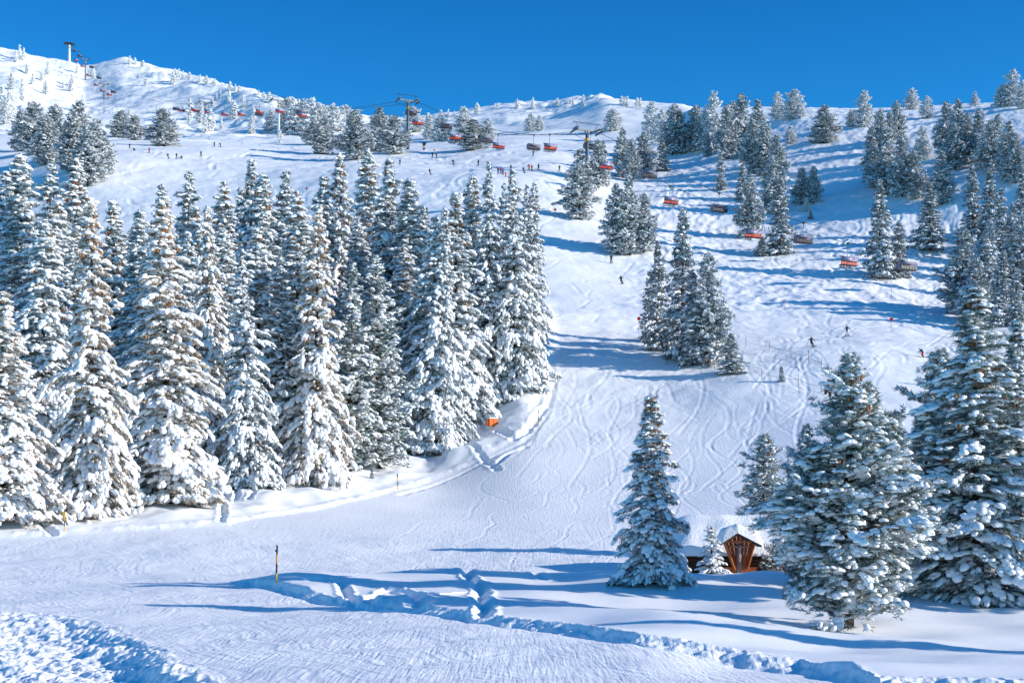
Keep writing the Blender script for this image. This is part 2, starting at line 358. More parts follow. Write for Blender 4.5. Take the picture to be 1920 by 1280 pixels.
def gz(x, y):
    i, j = gridpos(np.array([x], float), np.array([y], float)); i = float(i[0]); j = float(j[0])
    a = int(min(max(i, 0), Z.shape[0] - 2)); b = int(min(max(j, 0), Z.shape[1] - 2)); fi = i - a; fj = j - b
    return float((Z[a, b] * (1 - fi) + Z[a + 1, b] * fi) * (1 - fj) + (Z[a, b + 1] * (1 - fi) + Z[a + 1, b + 1] * fi) * fj)
def spot(px, py, ymin=20):
    """ground point seen at that place of the photograph"""
    i = int(np.clip(np.searchsorted(PXc, px), 0, len(PXc) - 1))
    t = Z[i] / YR; k = (t >= (HZ - py) / F) & (YR > ymin)
    j = int(np.argmax(k)) if k.any() else int(np.argmax(np.where(YR > 300, t, -9)))
    y = YR[j]; x = (px - 960) / F * y
    return Vector((x, y, gz(x, y)))
def at(px, y): 
    x = (px - 960) / F * y; return Vector((x, y, gz(x, y)))

def snow_ground_mat():
    m = bpy.data.materials.new('snow_ground'); t, b = nodes(m)
    b.inputs['Base Color'].default_value = (0.87, 0.885, 0.90, 1); b.inputs['Roughness'].default_value = 0.55
    b.inputs['Specular IOR Level'].default_value = 0.25
    g = t.nodes.new('ShaderNodeNewGeometry')
    def noise(sc, mapsc, rot=0, det=4, dist=0.0):
        mp = t.nodes.new('ShaderNodeMapping'); mp.inputs['Scale'].default_value = mapsc; mp.inputs['Rotation'].default_value = (0, 0, rot)
        n = t.nodes.new('ShaderNodeTexNoise'); n.inputs['Scale'].default_value = sc; n.inputs['Detail'].default_value = det; n.inputs['Distortion'].default_value = dist
        t.links.new(g.outputs['Position'], mp.inputs[0]); t.links.new(mp.outputs[0], n.inputs['Vector']); return n.outputs['Fac']
    def bump(h, s, d, prev=None):
        bp = t.nodes.new('ShaderNodeBump'); bp.inputs['Strength'].default_value = s; bp.inputs['Distance'].default_value = d
        t.links.new(h, bp.inputs['Height'])
        if prev: t.links.new(prev, bp.inputs['Normal'])
        return bp.outputs[0]
    n1 = noise(1.0, (7.0, 0.35, 1), 0.45, 4, 0.8)
    n2 = noise(1.0, (6.0, 0.30, 1), -0.9, 4, 0.9)
    n3 = noise(9.0, (1, 1, 1), 0, 3)
    o = bump(n1, 0.5, 0.045); o = bump(n2, 0.5, 0.05, o); o = bump(n3, 0.5, 0.03, o)
    # powder stays smooth: attribute written with the height field
    at_ = t.nodes.new('ShaderNodeAttribute'); at_.attribute_name = 'smoothness'
    n4 = noise(0.6, (1, 1, 1), 0, 3); pw = bump(n4, 0.25, 0.15)
    mx = t.nodes.new('ShaderNodeMix'); mx.data_type = 'VECTOR'
    t.links.new(at_.outputs['Fac'], mx.inputs['Factor']); t.links.new(o, mx.inputs[4]); t.links.new(pw, mx.inputs[5])
    t.links.new(mx.outputs[1], b.inputs['Normal'])
    return m
nu, ny = Z.shape
idx = np.arange(nu * ny).reshape(nu, ny)
Fq = np.stack([idx[:-1, :-1], idx[1:, :-1], idx[1:, 1:], idx[:-1, 1:]], -1).reshape(-1, 4)
me = mesh_np('snow_slope', np.stack([X, Y, Z], -1).reshape(-1, 3), Fq, [snow_ground_mat()], True)
sm_ = np.clip(powder + lm * sstep(1.5, 4, d1) * 0.8, 0, 1)
a = me.attributes.new('smoothness', 'FLOAT', 'POINT'); a.data.foreach_set('value', sm_.ravel().astype(np.float32))
tag(link('snow_slope', me), kind='structure')

# ------------------------------------------------------------------ trees
def tsnow():
    m = bpy.data.materials.new('tree_snow'); t, b = nodes(m)
    b.inputs['Base Color'].default_value = (0.88, 0.885, 0.89, 1); b.inputs['Roughness'].default_value = 0.6; b.inputs['Specular IOR Level'].default_value = 0.2
    n = t.nodes.new('ShaderNodeTexNoise'); n.inputs['Scale'].default_value = 7; n.inputs['Detail'].default_value = 4
    tc = t.nodes.new('ShaderNodeTexCoord'); t.links.new(tc.outputs['Object'], n.inputs['Vector'])
    bp = t.nodes.new('ShaderNodeBump'); bp.inputs['Strength'].default_value = 0.6; bp.inputs['Distance'].default_value = 0.08
    t.links.new(n.outputs['Fac'], bp.inputs['Height']); t.links.new(bp.outputs[0], b.inputs['Normal'])
    return m
def foliage_mat(name, g1, g2, frost, fr_amt):
    m = bpy.data.materials.new(name); t, b = nodes(m)
    b.inputs['Roughness'].default_value = 0.7; b.inputs['Specular IOR Level'].default_value = 0.15
    tc = t.nodes.new('ShaderNodeTexCoord')
    n = t.nodes.new('ShaderNodeTexNoise'); n.inputs['Scale'].default_value = 3.5; n.inputs['Detail'].default_value = 6; n.inputs['Roughness'].default_value = 0.75
    t.links.new(tc.outputs['Object'], n.inputs['Vector'])
    n2 = t.nodes.new('ShaderNodeTexNoise'); n2.inputs['Scale'].default_value = 0.9; t.links.new(tc.outputs['Object'], n2.inputs['Vector'])
    mixg = t.nodes.new('ShaderNodeMix'); mixg.data_type = 'RGBA'; mixg.inputs[6].default_value = (*g1, 1); mixg.inputs[7].default_value = (*g2, 1)
    t.links.new(n2.outputs['Fac'], mixg.inputs[0])
    r = t.nodes.new('ShaderNodeMapRange'); r.inputs['From Min'].default_value = 0.54 - 0.35 * fr_amt; r.inputs['From Max'].default_value = 0.84 - 0.35 * fr_amt
    t.links.new(n.outputs['Fac'], r.inputs['Value'])
    mf = t.nodes.new('ShaderNodeMix'); mf.data_type = 'RGBA'; mf.inputs[7].default_value = (*frost, 1)
    t.links.new(r.outputs[0], mf.inputs[0]); t.links.new(mixg.outputs[2], mf.inputs[6]); t.links.new(mf.outputs[2], b.inputs['Base Color'])
    return m
M_SNOW = tsnow()
M_SPR = foliage_mat('spruce_needles', (0.016, 0.045, 0.045), (0.045, 0.080, 0.058), (0.62, 0.71, 0.79), 0.42)
M_PIN = foliage_mat('pine_needles', (0.018, 0.055, 0.046), (0.060, 0.105, 0.050), (0.62, 0.71, 0.78), 0.36)
M_LIT = foliage_mat('sunlit_needles', (0.075, 0.060, 0.036), (0.20, 0.115, 0.055), (0.80, 0.70, 0.58), 0.50)  # warm sunlight put into the needle and frost colours
M_FRO = foliage_mat('frosted_needles', (0.05, 0.07, 0.06), (0.09, 0.10, 0.08), (0.74, 0.78, 0.80), 0.75)
M_MSP = foliage_mat('frosted_spruce_needles', (0.018, 0.048, 0.050), (0.050, 0.085, 0.065), (0.64, 0.73, 0.82), 0.42)
M_MPI = foliage_mat('frosted_pine_needles', (0.018, 0.050, 0.050), (0.055, 0.090, 0.065), (0.64, 0.73, 0.82), 0.42)
M_BARK = mat('bark', (0.10, 0.065, 0.045), 0.9, var=0.6, scale=9, bump=0.8, stretch=(1, 1, 0.25))
M_CONE = mat('cone_scales', (0.42, 0.17, 0.055), 0.7, var=0.5, scale=14)

def icosphere(sub):
    t = (1 + 5 ** 0.5) / 2
    v = [(-1,t,0),(1,t,0),(-1,-t,0),(1,-t,0),(0,-1,t),(0,1,t),(0,-1,-t),(0,1,-t),(t,0,-1),(t,0,1),(-t,0,-1),(-t,0,1)]
    f = [(0,11,5),(0,5,1),(0,1,7),(0,7,10),(0,10,11),(1,5,9),(5,11,4),(11,10,2),(10,7,6),(7,1,8),(3,9,4),(3,4,2),(3,2,6),(3,6,8),(3,8,9),(4,9,5),(2,4,11),(6,2,10),(8,6,7),(9,8,1)]
    v = [np.array(p) / np.linalg.norm(p) for p in v]
    for _ in range(sub):
        c = {}; nf = []
        def mid(a, b):
            k = (min(a, b), max(a, b))
            if k not in c:
                p = v[a] + v[b]; v.append(p / np.linalg.norm(p)); c[k] = len(v) - 1
            return c[k]
        for a, b, d in f:
            x, y, z = mid(a, b), mid(b, d), mid(d, a); nf += [(a, x, z), (b, y, x), (d, z, y), (x, y, z)]
        f = nf
    return np.array(v), np.array(f)
def blob_templates(sub, k, seed):
    rg = np.random.default_rng(seed); v, f = icosphere(sub); out = []
    for _ in range(k):
        p = v.copy()
        for q in range(8):       # lumps
            c = rg.normal(size=3); c /= np.linalg.norm(c)
            p *= (1 + rg.uniform(-0.28, 0.36) * np.exp(-((v - c) ** 2).sum(1) / 0.30))[:, None]
        p[:, 2] = np.where(p[:, 2] < 0, p[:, 2] * 0.55, p[:, 2])
        p[:, 2] -= 0.32 * p[:, 0] ** 2 * np.where(p[:, 0] > 0, 1.3, 0.5) + 0.25 * p[:, 1] ** 2
        out.append(p)
    return out, f
TPL = {s: blob_templates(s, 7, 3 + s) for s in (0, 1, 2)}
def rotm(yaw, pitch, roll=None):
    """local x axis -> horizontal yaw, tilted up by pitch"""
    cy, sy, cp, sp = np.cos(yaw), np.sin(yaw), np.cos(pitch), np.sin(pitch)
    ex = np.stack([cy * cp, sy * cp, sp], -1); ey = np.stack([-sy, cy, 0 * cy], -1); ez = np.stack([-cy * sp, -sy * sp, cp], -1)
    return np.stack([ex, ey, ez], -1)     # columns
def scatter(tpls, f, pos, yaw, pitch, scale, rg):
    Vs, Fs, n0 = [], [], 0; k = rg.integers(0, len(tpls), len(pos)); M = rotm(yaw, pitch)
    for q, tp in enumerate(tpls):
        s = k == q
        if not s.any(): continue
        v = np.einsum('nij,nkj->nki', M[s], tp[None] * scale[s][:, None, :]) + pos[s][:, None, :]
        n = v.shape[0]; Vs.append(v.reshape(-1, 3))
        Fs.append((f[None] + (np.arange(n) * len(tp))[:, None, None] + n0).reshape(-1, 3)); n0 += n * len(tp)
    return np.concatenate(Vs), np.concatenate(Fs)
def blades(pos, yaw, pitch, L, W, rg):
    M = rotm(yaw, pitch); roll = rg.uniform(0, np.pi, len(pos)); L = L[:, None]; W = W[:, None]
    ex = M[:, :, 0]; side = M[:, :, 1] * np.cos(roll)[:, None] + M[:, :, 2] * np.sin(roll)[:, None]
    a = pos; b = pos + ex * L * 0.55 + side * W; c = pos + ex * L; d = pos + ex * L * 0.5 - side * W
    V = np.stack([a, b, c, d], 1).reshape(-1, 3); return V, np.arange(len(V)).reshape(-1, 4)

def conifer(name, seed, H, R, prof, nsub=1, dz=0.45, dens=3.2, K=7, a_=(0.05, 0.35), blob=0.26, snowp=0.8, kind='spruce',
            bl=(0.20, 0.34), bw=0.035, cones=0, pads=0.07, padscale=1.5, fol=None, z0=0.03, lean=0.0, irr=0.2, tops=None, trunk_r=None, brlen=1.0):
    rg = np.random.default_rng(seed)
    tops = tops or [(0, 0, 0, 1.0, 1.0)]       # x, y, base height, height, radius factor
    P, YW, PT, RR, SS = [], [], [], [], []; limbs = MB(); conep = []
    for tx, ty, tb, th, tr in tops:
        Ht = H * th; z = tb * H + z0 * H if tb == 0 else tb * H
        zb = z
        while z < Ht * 0.995:
            t = (z - tb * H) / (Ht - tb * H)
            rr = R * tr * prof(t) * (1 + 0.26 * float(perlin(np.array([z * 0.38 + seed]), np.array([seed * 0.7 + 0.3]), seed)[0]) + 0.10 * float(perlin(np.array([z * 1.1]), np.array([seed + 0.5]), seed)[0]))
            nb = max(3, int(rg.normal(4.6 + rr * 1.15, 0.8)))
            az0 = rg.uniform(0, 6.28)
            for k in range(nb):
                if rg.random() < 0.06: continue
                az = az0 + 6.283 * k / nb + rg.normal(0, 0.25)
                lob = 1 + irr * float(perlin(np.array([az * 1.1 + seed]), np.array([z * 0.33]), seed)[0]) * 1.5
                r = max(0.12, rr * rg.uniform(0.78, 1.12) * lob)
                a = (0.55 * t - 0.05 if kind == 'spruce' else 0.35) + rg.normal(0, 0.10 if kind == 'spruce' else 0.22) + a_[0]
                b = a_[1] * (1.15 - 0.5 * t) + rg.normal(0, 0.05)
                zz = z + rg.normal(0, dz * 0.3)
                n = max(2, int(dens * (0.8 + r * 1.25 + 0.25 * r * r) * rg.uniform(0.8, 1.2)))
                s = 1 - rg.random(n) ** 1.35 * 0.9
                wid = 0.30 * r * (1.12 - s) + 0.07
                q = rg.normal(0, 1, n) * wid * 0.75
                rad = r * s
                zc = zz + r * (a * s - b * s * s) - 0.30 * np.abs(q) + rg.normal(0, 0.05 if kind == 'spruce' else 0.10, n)
                zc = np.where(tb == 0, np.maximum(zc, 0.10 + 0.03 * rad + 0.25 * rg.random(n)), zc)
                ca, sa = math.cos(az), math.sin(az)
                P.append(np.stack([tx + ca * rad - sa * q, ty + sa * rad + ca * q, zc], -1))
                YW.append(az + np.arctan2(q, np.maximum(rad, 0.2)) * 0.9 + rg.normal(0, 0.25, n))
                PT.append(np.arctan(a - 2 * b * s) - 0.1 + rg.normal(0, 0.12, n)); RR.append(np.full(n, r)); SS.append(s)
                if r > 0.5:
                    pts = [(tx + ca * r * q_, ty + sa * r * q_, zz - 0.06 + r * (a * q_ - b * q_ * q_)) for q_ in (0, 0.33, 0.66, 0.93)]
                    limbs.tube(pts, [0.012 * r + 0.012, 0.01 * r + 0.01, 0.008 * r + 0.006, 0.006], 4, cap=False)
                if cones and t > 0.5 and rg.random() < cones:
                    for _ in range(rg.integers(2, 6)):
                        ss = rg.uniform(0.6, 1.0); rad1 = r * ss
                        conep.append((tx + ca * rad1 + rg.normal(0, 0.08), ty + sa * rad1 + rg.normal(0, 0.08), zz + r * (a * ss - b * ss * ss) - 0.12 - rg.random() * 0.1))
            z += dz * rg.uniform(0.75, 1.25) * (0.62 + 0.38 * min(1, rr / (0.5 * R)))
        # leader
        P.append(np.array([[tx, ty, Ht - 0.02 * H * i] for i in range(4)])); YW.append(rg.uniform(0, 6.28, 4)); PT.append(np.full(4, 0.6)); RR.append(np.full(4, 0.4)); SS.append(np.ones(4))
        limbs.tube([(tx, ty, max(0, zb - 0.06 * H) if tb else -0.8), (tx, ty, tb * H + 0.3 * (Ht - tb * H)), (tx, ty, Ht * 0.99)],
                   [(trunk_r or 0.013 * H + 0.05) * (1 if not tb else 0.5), (trunk_r or 0.013 * H + 0.05) * (0.7 if not tb else 0.35), 0.015], 9)
    P = np.concatenate(P); YW = np.concatenate(YW); PT = np.concatenate(PT); RR = np.concatenate(RR); SS = np.concatenate(SS)
    n = len(P)
    # snow pads on top of the sprays
    # patchy shedding: where wind has blown the snow off
    shed = perlin(P[:, 0] * 0.7 + P[:, 1] * 0.5 + 9, P[:, 2] * 0.45, seed + 5)
    keep = rg.random(n) < np.clip(snowp + 0.55 * shed, 0.1, 1)
    L = blob * np.minimum(1.55, np.exp(rg.normal(0, 0.30, n))) * (0.78 + 0.22 * np.clip(RR / (0.5 * R), 0, 1))
    big = rg.random(n) < pads; 
    bi = np.where(big & keep)[0]
    if len(bi):
        mm = 6; e = np.repeat(bi, mm); off = rg.uniform(-1.0, 1.0, len(e)) * L[e] * padscale * 1.05; lat = rg.normal(0, 0.30, len(e)) * L[e] * padscale
        ex = np.stack([P[e, 0] + np.cos(YW[e]) * off - np.sin(YW[e]) * lat, P[e, 1] + np.sin(YW[e]) * off + np.cos(YW[e]) * lat,
                       P[e, 2] + np.tan(PT[e]) * off - 0.25 * off ** 2 - 0.2 * np.abs(lat) + L[e] * 0.12], -1)
        EXP = (ex, YW[e] + rg.normal(0, 0.3, len(e)), PT[e] - 0.25 * off, L[e] * rg.uniform(0.75, 1.0, len(e)) * (0.88 + 0.10 * padscale))
    else: EXP = None
    if kind == 'spruce': sc = np.stack([L * 1.15, L * 0.66, L * 0.42], -1)
    else: sc = np.stack([L * 1.05, L * 0.74, L * 0.44], -1)
    pos = P.copy(); pos[:, 2] += L * 0.22
    tv, tf = TPL[nsub]
    sp_, sy_, st_, ss_ = pos[keep], YW[keep], PT[keep], sc[keep]
    if EXP is not None:
        l2 = EXP[3]; sp_ = np.concatenate([sp_, EXP[0]]); sy_ = np.concatenate([sy_, EXP[1]]); st_ = np.concatenate([st_, EXP[2]])
        ss_ = np.concatenate([ss_, np.stack([l2 * 1.05, l2 * 0.8, l2 * 0.55], -1)])
    sv, sf = scatter(tv, tf, sp_, sy_, st_, ss_, rg)
    # needles
    idx = np.repeat(np.arange(n), K); m = len(idx)
    sprd = 0.75 if kind == 'spruce' else 1.2
    bp = P[idx] + rg.normal(0, 1, (m, 3)) * np.array([0.10, 0.10, 0.04]) * (blob / 0.26)
    byaw = YW[idx] + rg.normal(0, sprd, m); bpit = PT[idx] - (0.22 if kind == 'spruce' else -0.25) + rg.normal(0, 0.45, m)
    fv, ff = blades(bp, byaw, bpit, rg.uniform(bl[0], bl[1], m), rg.uniform(0.7, 1.3, m) * bw, rg)
    d = {'H': H, 'R': R}
    d['trunk'] = limbs
    d['foliage'] = (fv, ff); d['snow'] = (sv, sf); d['cones'] = None; d['name'] = name
    if conep:
        c = np.array(conep); k = len(c); v, f = icosphere(0)
        v = v * np.array([0.5, 0.5, 1.0])
        V = (v[None] * (rg.uniform(0.11, 0.20, k) * (H / 22) ** 0.4)[:, None, None] + c[:, None, :]).reshape(-1, 3)
        d['cones'] = (V, (f[None] + (np.arange(k) * len(v))[:, None, None]).reshape(-1, 3))
    d['fmat'] = fol or M_SPR
    return d
def finish(d, split=True):
    me = bpy.data.meshes.new('trunk'); me.from_pydata(d['trunk'].v, [], d['trunk'].f); me.materials.append(M_BARK)
    me.polygons.foreach_set('use_smooth', [True] * len(d['trunk'].f)); me.update()
    out = [('trunk', me)]
    if split:
        out.append(('foliage', mesh_np('foliage', *d['foliage'], [d['fmat']])))
        out.append(('snow_cover', mesh_np('snow_cover', *d['snow'], [M_SNOW], True)))
        if d['cones']: out.append(('cones', mesh_np('cones', *d['cones'], [M_CONE], True)))
    else:
        fv, ff = d['foliage']; sv, sf = d['snow']
        ff3 = np.concatenate([ff[:, [0, 1, 2]], ff[:, [0, 2, 3]]])
        V = np.concatenate([fv, sv]); Fc = np.concatenate([ff3, sf + len(fv)])
        mi = np.concatenate([np.zeros(len(ff3)), np.ones(len(sf))])
        me2 = mesh_np('crown', V, Fc, [d['fmat'], M_SNOW], True, mi)
        out.append(('crown', me2))
    return dict(H=d['H'], R=d['R'], parts=out)
def tiny(d):
    """far trees: one mesh"""
    fv, ff = d['foliage']; sv, sf = d['snow']; tr = d['trunk']
    tv = np.array(tr.v); tfs = [f for f in tr.f if len(f) == 4]; tf = np.array([(f[0], f[1], f[2]) for f in tfs] + [(f[0], f[2], f[3]) for f in tfs])
    ff3 = np.concatenate([ff[:, [0, 1, 2]], ff[:, [0, 2, 3]]])
    V = np.concatenate([fv, sv, tv]); Fc = np.concatenate([ff3, sf + len(fv), tf + len(fv) + len(sv)])
    mi = np.concatenate([np.zeros(len(ff3)), np.ones(len(sf)), np.full(len(tf), 2)])
    return dict(H=d['H'], R=d['R'], parts=None, mesh=mesh_np('small_tree', V, Fc, [d['fmat'], M_SNOW, M_BARK], True, mi))

p_spruce = lambda t: (1 - t) ** 0.92 * (0.72 + 0.28 * min(1, t / 0.10)) + 0.03
p_narrow = lambda t: (1 - t) ** 0.78 * (0.85 + 0.15 * min(1, t / 0.10)) + 0.03
p_pine = lambda t: (max(0.0, 1 - t ** 1.8)) ** 0.85 * (0.62 + 0.38 * min(1, t / 0.22)) + 0.05
p_broad = lambda t: (1 - t) ** 0.62 * (0.60 + 0.40 * min(1, t / 0.20)) + 0.03

KIN = {}
for i, (sd_, pr, Rr, an) in enumerate([(1, p_spruce, 4.2, (0.0, 0.46)), (2, p_spruce, 3.9, (0.08, 0.60)), (3, p_narrow, 3.3, (0.0, 0.42)), (4, p_narrow, 3.8, (0.08, 0.52)), (5, p_spruce, 4.4, (0.05, 0.62))]):
    KIN['S%d' % i] = finish(conifer('spruce', 10 + sd_, 22, Rr, pr, a_=an, cones=0.6 if i in (1, 3) else 0.10, snowp=0.70 + 0.05 * i, dens=4.1, K=10, blob=0.215, dz=0.56, irr=0.45, padscale=1.9, pads=0.12))
for a_k in ('1', '3', '4'):  # lit copies of three spruces for the sunny forest front
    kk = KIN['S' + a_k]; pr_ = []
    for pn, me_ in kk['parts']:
        if pn == 'foliage': me_ = me_.copy(); me_.materials.clear(); me_.materials.append(M_LIT)
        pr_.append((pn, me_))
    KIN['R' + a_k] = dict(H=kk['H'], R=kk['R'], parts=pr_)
KIN['P0'] = finish(conifer('pine', 31, 20, 3.8, p_broad, a_=(0.1, 0.25), kind='pine', snowp=0.5, dens=3.6, K=12, blob=0.20, bl=(0.16, 0.28), fol=M_PIN, irr=0.35))
KIN['P1'] = finish(conifer('pine', 32, 18, 3.4, p_spruce, a_=(0.05, 0.30), kind='pine', snowp=0.55, dens=3.7, K=12, blob=0.20, bl=(0.16, 0.28), fol=M_PIN, irr=0.3))
# mid-distance kinds
for i, (sd_, pr, kd, Rr) in enumerate([(1, p_spruce, 'spruce', 2.9), (2, p_narrow, 'spruce', 2.6), (3, p_pine, 'pine', 3.1), (4, p_pine, 'pine', 3.5), (5, p_broad, 'pine', 3.2)]):
    KIN['M%d' % i] = finish(conifer('mid', 50 + sd_, 14, Rr, pr, dz=0.45, dens=2.5, K=10, blob=0.235, a_=(0.05, 0.36) if kd == 'spruce' else (0.0, 0.15), kind=kd, snowp=0.52, bl=(0.25, 0.42), bw=0.055, fol=M_MSP if kd == 'spruce' else M_MPI, irr=0.3), split=False)
for i, (pr, Rr) in enumerate([(p_pine, 3.0), (p_pine, 2.4), (p_narrow, 2.2)]):
    KIN['F%d' % i] = finish(conifer('frost', 70 + i, 11, Rr, pr, dz=0.5, dens=2.2, K=8, blob=0.24, a_=(0.0, 0.12), kind='pine', snowp=0.8, bl=(0.25, 0.45), bw=0.06, fol=M_FRO, irr=0.35), split=False)
for i, (pr, Rr) in enumerate([(p_narrow, 1.6), (p_spruce, 1.5), (p_pine, 1.8)]):
    KIN['T%d' % i] = tiny(conifer('tiny', 80 + i, 7, Rr, pr, nsub=0, dz=0.55, dens=1.0, K=5, blob=0.36, a_=(0.0, 0.1), kind='pine', snowp=0.9, bl=(0.3, 0.5), bw=0.07, fol=M_FRO, irr=0.35))
# foreground kinds
KIN['A'] = finish(conifer('front_spruce', 101, 12, 2.35, lambda t: (1 - t) ** 0.80 * (0.8 + 0.2 * min(1, t / 0.1)) + 0.05, nsub=2, dz=0.34, dens=6.5, K=14, blob=0.145, a_=(0.08, 0.46), snowp=0.66, bl=(0.17, 0.30), bw=0.016, cones=0.8, pads=0.15, padscale=2.1, irr=0.25))
KIN['B'] = finish(conifer('big_conifer', 102, 11.5, 3.7, lambda t: (1 - t) ** 0.92 * (0.48 + 0.52 * min(1, t / 0.24)) + 0.02, nsub=2, dz=0.30, dens=5.2, K=16, blob=0.145, a_=(0.08, 0.20), kind='pine',
    snowp=0.64, bl=(0.17, 0.32), bw=0.015, cones=0.30, pads=0.13, padscale=2.4, fol=M_PIN, irr=0.50, z0=0.055, tops=[(0, 0, 0, 1.0, 1.0), (0.9, 0.1, 0.45, 0.88, 0.42), (1.6, -0.2, 0.35, 0.76, 0.45), (-1.5, 0.2, 0.3, 0.66, 0.42)], trunk_r=0.34))
KIN['C'] = finish(conifer('edge_conifer', 103, 16, 3.3, p_spruce, nsub=2, dz=0.38, dens=5.2, K=14, blob=0.16, a_=(0.05, 0.42), snowp=0.62, bl=(0.19, 0.36), bw=0.018, cones=0.25, pads=0.14, padscale=2.4, irr=0.5, tops=[(0, 0, 0, 1.0, 1.0), (1.6, 0.3, 0.3, 0.72, 0.55), (-1.8, 0.2, 0.2, 0.62, 0.55)], fol=M_PIN))
KIN['D'] = finish(conifer('side_conifer', 104, 12, 2.8, p_broad, nsub=1, dz=0.33, dens=5.0, K=14, blob=0.15, a_=(0.06, 0.28), kind='pine', snowp=0.6, bl=(0.18, 0.32), bw=0.017, cones=0.3, pads=0.07, padscale=2.1, fol=M_PIN, irr=0.4))
KIN['E'] = finish(conifer('sapling', 105, 3.4, 0.85, p_spruce, nsub=2, dz=0.27, dens=5.0, K=12, blob=0.10, a_=(0.0, 0.30), snowp=0.85, bl=(0.07, 0.13), bw=0.012, irr=0.2))
KIN['G'] = finish(conifer('bush_pine', 106, 2.8, 1.1, p_pine, nsub=1, dz=0.22, dens=5.5, K=16, blob=0.09, a_=(0.35, 0.05), kind='pine', snowp=0.25, bl=(0.09, 0.17), bw=0.014, fol=M_PIN, irr=0.3))
KIN['H'] = finish(conifer('bare_sapling', 107, 2.6, 0.8, p_spruce, nsub=0, dz=0.22, dens=4, K=12, blob=0.08, snowp=0.2, bl=(0.12, 0.2), bw=0.02, irr=0.2), split=False)

rnd = random.Random(5); NT = [0]
LMARK = []
USEDL = set()
def rel(kindname, px, top, marks, extra=''):
    ms = sorted(marks, key=lambda m: math.hypot(m[0] - px, (m[1] - top) * 1.2))
    for m in ms:
        dx, dy = px - m[0], top - m[1]; d = math.hypot(dx, dy)
        how = 'touching' if d < 14 else 'close' if d < 32 else 'near' if d < 62 else 'apart' if d < 105 else 'far'
        ver = 'below' if dy > 0.5 * abs(dx) else 'above' if dy < -0.5 * abs(dx) else ''
        hor = ('right' if dx > 0 else 'left') if abs(dx) > 0.5 * abs(dy) else ''
        w = (('lower ' if ver == 'below' else 'upper ') + hor + ' of') if ver and hor else (ver if ver else hor + ' of')
        lb = '%s, tip %s %s the %s' % (kindname, how, w, m[2])
        if lb not in USEDL: break
    USEDL.add(lb); return lb
def tree(kind, px, top, base=None, y=None, wf=1.0, label=None, group=None, name=None, cat='tree', wpx=None):
    if y is None: p = spot(px, base)
    else: p = at(px, y)
    ztop = (HZ - top) / F * p.y
    H = max(1.2, ztop - p.z); k = KIN[kind]; s = H / k['H']
    sw = s * wf if wpx is None else 1.12 * (wpx / 2 / F * p.y) / k['R']
    nm = name or ('spruce_tree' if kind[0] in 'SRACEH' or kind in ('M0', 'M1') else 'pine_tree')
    rz = rnd.uniform(0, 6.28) if kind not in 'BC' else (0.2 if kind == 'B' else 0.0)
    if k['parts'] is None:
        o = link(nm, k['mesh'])
    else:
        o = link(nm, None)
        for pn, me in k['parts']:
            c = link(pn, me, o)
            if pn == 'cones': c['kind'] = 'stuff'
    o.location = (p.x, p.y, p.z - 0.15 * s); o.rotation_euler = (rnd.uniform(-.02, .02), rnd.uniform(-.02, .02), rz)
    o.scale = (sw, sw, s); NT[0] += 1
    tag(o, label, cat, group); return o

# --- foreground right
tree('A', 1225, 737, base=1094, wpx=130, label='slender snow-laden spruce hung with brown cones standing left of the wooden shrine')
tree('B', 1586, 662, base=1176, wpx=325, label='broad bushy conifer with bare dark trunk foot nearest the camera at the right')
tree('C', 1835, 535, base=1128, wpx=300, label='tall ragged conifer carrying thick snow pillows near the right edge, foreground')
tree('D', 1762, 650, y=76, wpx=190, label='cone-topped conifer between the broad bushy one and the tall ragged one at right')
tree('C', 1912, 600, y=74, wpx=190, label='tall snowy conifer cut off by the right edge of the foreground')
tree('D', 1432, 812, y=98, wpx=110, label='low green conifer top showing at the left side of the broad bushy conifer')
tree('D', 1506, 793, y=76, wpx=92, label='dark conifer hidden half behind the left side of the broad bushy conifer')
tree('D', 1668, 770, y=70, wpx=130, label='conifer behind the right shoulder of the broad bushy conifer')
tree('E', 1334, 985, y=83.5, wpx=62, label='little snow-covered spruce sapling in front of the hut wall, left of the shrine', name='spruce_sapling')
tree('G', 1448, 1016, y=86.5, wpx=46, label='small sunlit green pine bush just right of the wooden shrine', name='pine_bush')
tree('H', 1465, 686, base=716, label='tiny dark green spruce standing alone beside the rope fence', name='spruce_sapling')
tree('H', 697, 878, base=897, label='tiny dark sapling in the snow before the forest edge', name='spruce_sapling')
# trees just outside the picture on the right: they throw the long shadow bands over the powder
SH_ = [(random.Random(9 + i).uniform(112, 215), random.Random(90 + i).uniform(190, 400)) for i in range(0)]
G_ = 'conifers just past the right edge of the picture'
for x, y, k, H in [(27, 46, 'C', 9), (42, 62, 'C', 15)]:
    o = tree(k, 960 + F * x / y, HZ - F * (gz(x, y) + H) / y, y=y, wf=1.0, label='%s snowy conifer just beyond the right edge of the picture' % ('smaller' if H < 12 else 'taller'), group=G_)
for i, (x, y) in enumerate(SH_):
    if x / y < 0.40: continue
    k = 'M%d' % (i % 5); H = 13 + (i * 7) % 6
    tree(k, 960 + F * x / y, HZ - F * (gz(x, y) + H) / y, y=y, wf=1.1, label='snowy conifer on the shoulder beyond the right edge of the picture', group='conifers on the shoulder past the right edge')
